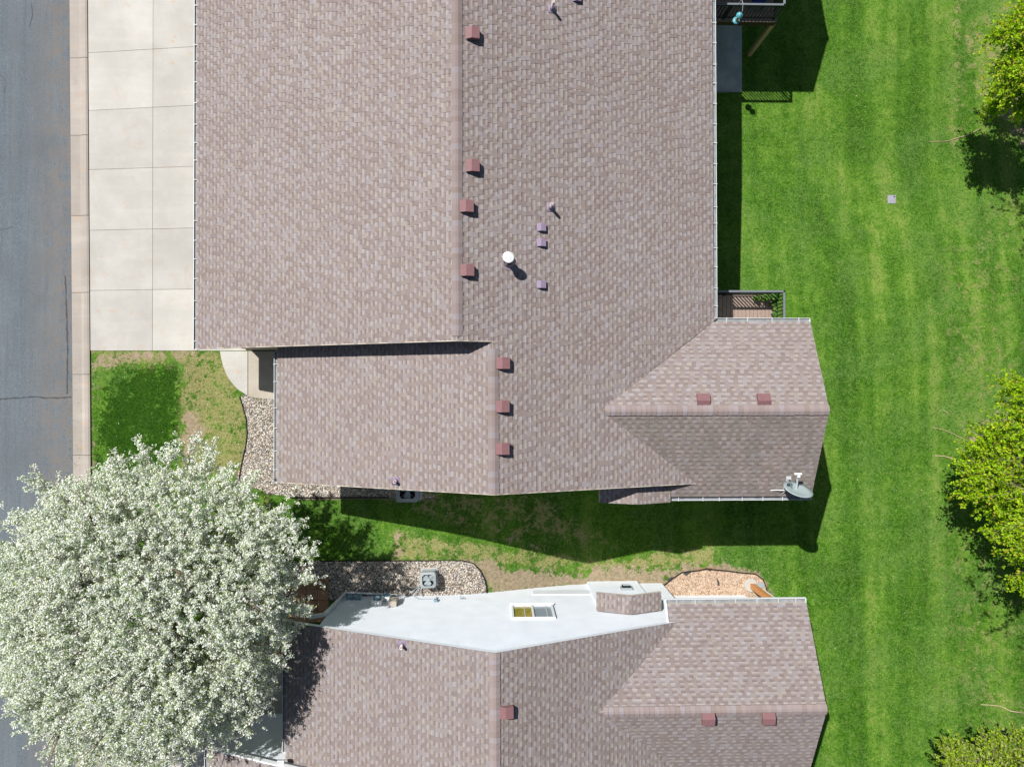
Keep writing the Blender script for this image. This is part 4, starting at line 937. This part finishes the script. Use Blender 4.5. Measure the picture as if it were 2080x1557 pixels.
for px,lab in((716,'round blue gas meter at the wall corner, the left of two'),(731,'round blue gas meter at the wall corner, the right of two')):
    p=ong(px,1212,0); r=empty('gas_meter',(p[0],p[1]+.12,0)); tag(r,lab,'meter'); MB().lathe([(0,.34),(.11,.36),(.13,.42),(.11,.50),(0,.53)],(0,0,0),16).build('body',MBLUEB,r,True)
    MB().tube([(-.08,0,.36),(-.08,0,0)],.02,8).build('pipe',MGALV,r); MB().tube([(.08,0,.36),(.08,0,.15),(.08,-.2,.12)],.02,8).build('pipe',MGALV,r)
p=wallpt(936,1217); r=empty('garden_tap',(p[0],YW,p[2])); tag(r,'dark garden tap and small fittings low on the white wall','tap')
MB().tube([(0,0,0),(0,.1,0),(0,.13,-.05)],.018,8).build('spout',MACF,r); MB().lathe([(0,0),(.04,0),(.04,.015),(0,.02)],(0,.07,.03),10).build('handle',MACF,r); MB().box((.12,.03,0),(.06,.05,.06)).build('socket',MACF,r)
# white pipe lying on the stones and the bent downspout at the corner
P=[ong(701,1203,.07),ong(755,1205,.07),ong(807,1207.5,.07),ong(808,1214,.10)]
tag(MB().tube(P,.035,8).build('drain_pipe',MWHITE),'white drain pipe lying along the stones at the foot of the wall','pipe')
gx=sXW; a=ong(700,1210,.1); wx=onz(700,1209.5)[0]
mb=MB().bar((wx+.02,YW+.09,.05),(wx-.17,YW+.09,2.25),.11,.085).bar((wx-.17,YW+.09,2.25),(wx-.62,YW+.07,2.45),.11,.085)
o=fin(HS,'downspout',mb,MWHITE)
mb=MB().bar((bump2[3]+.35,YW-.35,-1.3),(bump2[3]+.35,YW-.35,1.9),.06,.08); fin(HS,'downspout',mb,MWHITE)
mb=MB().bar((bump2[3]+.1,YW-.35,1.9),(bump2[3]+.35,YW-.35,1.9),.05,.05)
# post with footing beside the wood chip bed
fb=ong(1525,1187.5); r=empty('porch_post',fb); tag(r,'tan post on a round concrete footing at the edge of the wood chip bed','post')
MB().lathe([(.26,-.3),(.26,.04),(.245,.06),(0,.06)],(0,0,0),22).build('footing',MDRV,r); MB().box((.05,-.02,1.8),(.19,.19,3.6)).build('shaft',plain('tan_post',srgb(196,138,86),.6,.2),r,bevel=.01)
ds=empty('downspout',ong(1549,1194)); tag(ds,'white downspout with a kicked out foot beside the tan post','downspout')
MB().bar((0,-.05,.1),(0,-.05,3.6),.08,.06).build('pipe',MWHITE,ds); MB().bar((0,-.05,.1),(-.32,.0,.02),.06,.09).build('foot',MWHITE,ds); MB().box((-.2,.12,.04),(.5,.16,.06)).build('splash_block',MACF,ds)
# ------------------------------------------------------------------ satellite dishes
def dish(px,py,z,label,tilt,az,size=.40,arms=True):
    q=onz(px,py,z); r=empty('satellite_dish',q); tag(r,label,'satellite dish')
    R=Matrix.Rotation(az,3,'Z')@Matrix.Rotation(tilt,3,'X')
    mb=MB(); n=30; prof=[(0,0),(size*.35,.008),(size*.7,.032),(size,.066)]
    for s,off in((1,0),(-1,-.012)):
        k0=len(mb.v)
        for rr,zz in prof:
            for j in range(n): a=2*PI*j/n; mb.v.append(tuple(R@Vector((rr*1.1*math.cos(a),rr*math.sin(a),zz+off))))
        for i in range(3):
            for j in range(n): a=k0+i*n+j;b=k0+i*n+(j+1)%n; mb.f.append((a,b,b+n,a+n) if s>0 else (b,a,a+n,b+n)); mb.m.append(0)
    for j in range(n): a=3*n+j;b=3*n+(j+1)%n; mb.f.append((a,b,b+4*n,a+4*n)); mb.m.append(0)
    mb.build('reflector',MDISH,r,True)
    return r,R
dz=ZE+.62
D,R=dish(1620,996.5,dz,'grey satellite dish with two feed arms at the corner above the south gutter',math.radians(-62),math.radians(-10),.41)
t=D.location
mb=MB().tube([(-.04,0.02,-.02),(-.05,-.0,-.30),(-.16,.10,-.52)],.028,8); mb.tube([(-.05,0,-.25),(-.30,.03,-.48)],.018,6); mb.tube([(-.05,0,-.25),(.12,.12,-.50)],.018,6); mb.build('mast',MACF,D)
l1=Vector(onz(1602,970,dz+.35))-t; l2=Vector(onz(1621,962,dz+.35))-t
MB().bar((-.12,.02,-.08),l1,.035).build('feed_arm',MDISH,D); MB().bar((.0,.04,-.08),l2,.035).build('feed_arm',MWHITE,D)
MB().box(l1+Vector((0,.0,0)),(.14,.10,.07)).box(l1+Vector((-.03,-.06,-.04)),(.07,.08,.06)).build('receiver_head',MGALV,D,bevel=.01); MB().box(l2,(.22,.06,.07)).box(l2+Vector((.03,-.07,-.02)),(.08,.09,.06)).build('receiver_head',MWHITE,D,bevel=.01)
st0=Vector(onz(1562,995,ZE+.12))-t; MB().tube([(-.1,0,-.2),st0],.014,6).tube([st0,Vector(onz(1583,1004,ZE+.06))-t],.008,5).tube([(-.15,0,-.35),Vector(onz(1589,1002,ZE+.15))-t],.012,6).build('strut',MGALV,D)
D2,R=dish(545,1580,sZW1+1.35,'small satellite dish clamped to the white gable edge at the bottom of the picture',math.radians(-60),math.radians(0),.33)
pc=Vector(onz(571,1547,sZW1+1.05))-D2.location
MB().tube([(0,0,0),pc],.02,6).build('mast',MACF,D2); MB().box(pc,(.22,.14,.12)).build('bracket',MGALV,D2,bevel=.01); MB().bar((0,0,0),(-.3,.35,.1),.03).build('feed_arm',MDISH,D2)
# ------------------------------------------------------------------ small things in the grass
p=ong(1811,405); r=empty('valve_cover',p); tag(r,'square grey plastic valve cover set in the mown lawn','valve cover')
MB().prism([(-.165,-.17),(.165,-.165),(.165,.17),(-.165,.165)],-.03,.022).build('lid',MCOVER,r,bevel=.01); MB().box((.1,.1,.024),(.05,.05,.006)).build('lock',MDARK,r)
P=[ong(870+14*math.cos(a)*1.3+10,1001+3.2*math.sin(a),.03) for a in np.linspace(0,2*PI,24)]
tag(MB().tube(P,.014,6).build('garden_hose',MHOSE),'yellow green garden hose loop peeking out under the south roof edge','hose')
# pavers beside the entry of the south house
mb=MB(); rnd=random.Random(2)
A=onz(600,1176); Bq=onz(664,1262)
x=A[0]; 
while x<Bq[0]-.1:
    y=Bq[1]
    while y<A[1]-.1: mb.box((x+.2,y+.2,.02),(.385,.385,.07),rnd.uniform(-.01,.01)); y+=.4
    x+=.4
x=onz(480,1262)[0]
while x<Bq[0]-1.2:
    y=onz(500,1345)[1]
    while y<Bq[1]+1.2: mb.box((x+.2,y+.2,.018),(.385,.385,.07)); y+=.4
    x+=.4
tag(mb.build('paver_path',MPAVER),kind='structure')
tag(MB().prism([onz(x,y)[:2] for x,y in((430,1345),(600,1345),(600,1452),(430,1452))][::-1],-.1,.014).build('entry_slab',MPORCH),kind='structure')
tag(MB().prism([onz(x,y)[:2] for x,y in((184,1452),(600,1452),(600,1900),(188,1900))][::-1],-.1,.004).build('south_driveway',MDRV),kind='structure')
# twigs and exposed roots handled with the trees below
# ------------------------------------------------------------------ trees
def unit(v): return v/np.linalg.norm(v,axis=-1,keepdims=True)
def quads(C,T,N,L,Wd):
    """leaf shaped quads: centre, long axis, normal"""
    Bv=unit(np.cross(T,N)); L=L[:,None];Wd=Wd[:,None]
    V=np.stack([C-T*L,C+Bv*Wd-T*L*.1,C+T*L,C-Bv*Wd-T*L*.1],1); return V.reshape(-1,3)
def fquads(n): return np.arange(n*4).reshape(n,4)
def tree(name,label,cat,base,cz,rad,rz,trunk_r,nsh,per,blos,leafmat,blosmat=None,seed=1,limbs=8,shoot=(.35,.8),lsz=(.022,.04),bsz=(.016,.028),gap=.0,lobes=14,shell=.55,flat=0.,inner=0.25,leafn=2,trunkbend=.3,ysq=1.,sprays=()):
    r=np.random.default_rng(seed); rnd=random.Random(seed); root=empty(name,base); tag(root,label,cat); z0=base[2]
    # limbs
    ends=[]; mb=MB(); bm=MB(); fork=Vector((rnd.uniform(-.1,.1),rnd.uniform(-.1,.1),max(1.0,(cz-rz*.7))))
    mb.tube([(0,0,-.1),(fork.x*.4,fork.y*.4,fork.z*.5),tuple(fork)],[trunk_r*1.25,trunk_r,trunk_r*.85],10) 
    for i in range(limbs):
        a=2*PI*i/limbs+rnd.uniform(-.3,.3); el=rnd.uniform(.1,1.1); d=Vector((math.cos(a)*math.cos(el),math.sin(a)*math.cos(el),math.sin(el)))
        e=Vector((0,0,cz))+Vector((d.x*rad*.85,d.y*rad*.85*ysq,d.z*rz*.75)); m1=fork.lerp(e,.35)+Vector((rnd.uniform(-.2,.2),rnd.uniform(-.2,.2),.35)); m2=fork.lerp(e,.7)+Vector((rnd.uniform(-.3,.3),rnd.uniform(-.3,.3),.25))
        bm.tube([fork,m1,m2,e],[trunk_r*.5,trunk_r*.34,trunk_r*.2,trunk_r*.06],7)
        for s,q in((m1,.5),(m2,.6),(m2,.8),(e,.9)):
            for _ in range(4):
                dd=Vector((rnd.gauss(0,1),rnd.gauss(0,1),rnd.gauss(.25,.6))).normalized(); e2=s+dd*rad*rnd.uniform(.22,.42); mm=s.lerp(e2,.5)+Vector((rnd.uniform(-.1,.1),)*3)
                bm.tube([s,mm,e2],[trunk_r*.16,trunk_r*.1,trunk_r*.03],5); ends.append(e2)
                for __ in range(3):
                    d3=(dd+Vector((rnd.gauss(0,.6),rnd.gauss(0,.6),rnd.gauss(.1,.5)))).normalized(); bm.tube([mm,mm+d3*rad*rnd.uniform(.12,.25)],[trunk_r*.05,.006],4)
    mb.build('trunk',MBARK,root,True); bm.build('branch',MBARK,root,True)
    # shoots: starts spread over a lumpy crown
    L0=unit(r.normal(size=(lobes,3))); L0[:,2]=np.abs(L0[:,2])*.8-.15; L0=unit(L0); la=r.uniform(.55,1.0,lobes)
    dirs=unit(r.normal(size=(nsh,3))); dirs[:,2]=np.where(dirs[:,2]<-.15,-dirs[:,2],dirs[:,2])
    dot=np.clip((dirs@L0.T),-1,1); bulge=((np.exp((dot-1)*9))*la).max(1)
    rf=(.80+.22*bulge)*np.where(r.random(nsh)<inner,r.uniform(.35,.8,nsh),1-(1-shell)*r.random(nsh)**2.2)
    P=dirs*rf[:,None]*np.array([rad,rad*ysq,rz])+np.array([0,0,cz])
    if gap>0:
        keep=np.array([noise.noise(Vector((p[0]*.9+seed,p[1]*.9,p[2]*1.1)))+.35*noise.noise(Vector((p[0]*2.6,p[1]*2.6+seed,p[2]*2.6))) for p in P])>(-.5+gap); P=P[keep]; dirs=dirs[keep]
    for e in sprays:
        e=np.array(e)-np.array(base); d=unit(e-np.array([0,0,cz*.9])); k_=24; tt=r.random(k_)**.8; q=e-d*(.45+1.4*(1-tt))[:,None]+r.normal(size=(k_,3))*(.05+.22*(1-tt))[:,None]*np.array([1,1,.6]); P=np.concatenate([P,q]); dirs=np.concatenate([dirs,np.repeat(d[None],k_,0)])
    n=len(P); D=unit(dirs*np.array([1,1,.7])+r.normal(size=(n,3))*.45+np.array([0,0,.35-flat]))
    SL=r.uniform(*shoot,n)
    t=np.sort(r.random((n,per)),1); C=P[:,None]+D[:,None]*(t*SL[:,None])[...,None]+r.normal(size=(n,per,3))*.035; C[...,2]-=(t**2)*SL[:,None]*.12*flat*3
    C=C.reshape(-1,3); m=len(C); out=unit(C-np.array([0,0,cz]))
    Dr=np.repeat(D,per,0)
    # leaves
    Cl=np.repeat(C,leafn,0)+r.normal(size=(m*leafn,3))*.035; T=unit(r.normal(size=(m*leafn,3))+np.repeat(Dr,leafn,0)*.5); N=unit(r.normal(size=(m*leafn,3))*.7+np.array([0,0,1.]))
    k=len(Cl); V=quads(Cl,T,N,r.uniform(*lsz,k),r.uniform(*lsz,k)*.62); mesh_np('foliage',V,fquads(k),leafmat,root)
    # shoot twigs as thin slivers
    tw=MB(); 
    idx=r.choice(n,min(n,1400),False)
    for i in idx: a=P[i]-D[i]*.25; b=P[i]+D[i]*SL[i]*.9; tw.tube([tuple(a),tuple(b)],[.011,.004],3,cap=False)
    tw.build('twig',MBARK,root)
    if blos:
        Cb=np.repeat(C,blos,0)+r.normal(size=(m*blos,3))*.030; k=len(Cb); T=unit(r.normal(size=(k,3))); N=unit(r.normal(size=(k,3))*.7+np.array([0,0,1.])+np.repeat(out,blos,0)*.4)
        sz=r.uniform(*bsz,k); V=quads(Cb,T,N,sz,sz*.95); mesh_np('blossom',V,fquads(k),blosmat,root)
    return root
bx,by=-10.25,-6.5
SPR=[(66,958,4.2),(118,968,4.4),(150,985,4.6),(288,882,4.6),(345,888,4.8),(402,884,4.6),(436,900,4.6),(232,915,4.8),(2,1035,4.),(652,1108,4.6),(655,1165,4.4),(628,1060,4.8),(600,1010,4.8),(520,955,4.8),(8,1408,3.6),(30,1440,3.8),(62,1500,3.8),(645,1232,4.4),(622,1272,4.2),(-20,1100,4.),(-20,1300,4.),(470,935,4.8),(570,1345,4.2),(556,1400,4.),(500,1455,4.),(420,1515,4.)]+[(100+_q*24,1530+(_q*37)%70,2.8+.1*(_q%4)) for _q in range(11)]*2+[(330,1500,3.2),(370,1530,3.),(300,1560,3.),(180,1500,3.2),(240,1530,3.2),(120,1500,3.2)]*2
tree('blossom_tree','wide crab apple tree covered in white blossom, overhanging the street','tree',(bx,by,0),4.4,4.32,2.45,.2,5900,9,8,MLEAFB,MBLOS,seed=11,limbs=10,lobes=26,shoot=(.28,.75),inner=.14,leafn=3,gap=.17,ysq=.98,lsz=(.018,.036),bsz=(.016,.028),sprays=[(onz(a,b,c)) for a,b,c in SPR])
def rightree(cx,cy,cz,rad,rz,seed,label,mat,nsh,**k):
    q=onz(cx,cy,cz); g=gz(q[0],q[1]); return tree('maple_tree' if mat is MLEAF else 'ornamental_tree',label,'tree',(q[0],q[1],g),cz-g,rad,rz,.11,nsh,11,0,mat,seed=seed,limbs=9,lobes=16,lsz=(.036,.066),leafn=3,flat=.25,**k)
S1=[onz(a,b,c) for a,b,c in((2003,82,1.6),(2014,150,1.4),(2008,208,1.2),(2040,44,1.2),(2062,240,.6),(2030,120,1.0),(2070,15,1.2),(2020,190,.8),(2075,200,1.),(2002,228,.2))]
S2=[onz(a,b,c) for a,b,c in((2040,776,2.4),(2033,828,2.2),(1990,868,1.8),(1968,902,1.6),(1948,960,1.4),(1950,1000,1.2),(1984,1022,.8),(2010,1080,.8),(2046,1126,1.),(2060,1190,.8),(1960,930,1.),(2000,900,1.2),(1975,985,.8),(2030,1050,1.),(2075,800,1.4),(2020,985,1.2))]
S3=[onz(a,b,c) for a,b,c in((1912,1508,.6),(1945,1498,.8),(1990,1490,1.),(2030,1484,1.),(2070,1478,1.),(1925,1540,.7))]
T1=rightree(2440,-80,5.2,4.8,3.9,21,'bright green maple reaching in at the top right corner',MLEAF,2500,gap=.66,shoot=(.35,.95),inner=.25,sprays=S1*3)
T2=rightree(2440,1010,5.3,5.5,4.2,22,'larger yellow green maple at the middle of the right edge',MLEAF,3200,gap=.70,shoot=(.35,1.0),inner=.25,sprays=S2*3,ysq=1.15)
T3=rightree(2125,1775,2.0,3.7,2.4,23,'pale yellow green leafy tree peeking in at the bottom right corner',MLEAF3,1900,gap=.5,shoot=(.3,.8),sprays=S3*3)
def root_(parent,pts,rr):
    P=[Vector(ong(x,y,.0))-parent.location for x,y in pts]; MB().tube(P,[rr*(.5+.5*i/(len(P)-1)) for i in range(len(P))],6).build('surface_root',MROOT,parent,True)
root_(T1,[(1888,288),(1925,287),(1945,280),(1965,275),(1990,262)],.022); root_(T1,[(1996,236),(2002,228),(2012,222)],.02)
root_(T2,[(1895,868),(1915,872),(1935,880),(1955,890),(1975,900)],.018); root_(T2,[(1899,925),(1918,926),(1935,931),(1960,945)],.032); root_(T2,[(1915,833),(1922,836),(1930,846)],.018)
root_(T3,[(1992,1430),(2012,1431),(2030,1433),(2052,1443),(2085,1448)],.03)
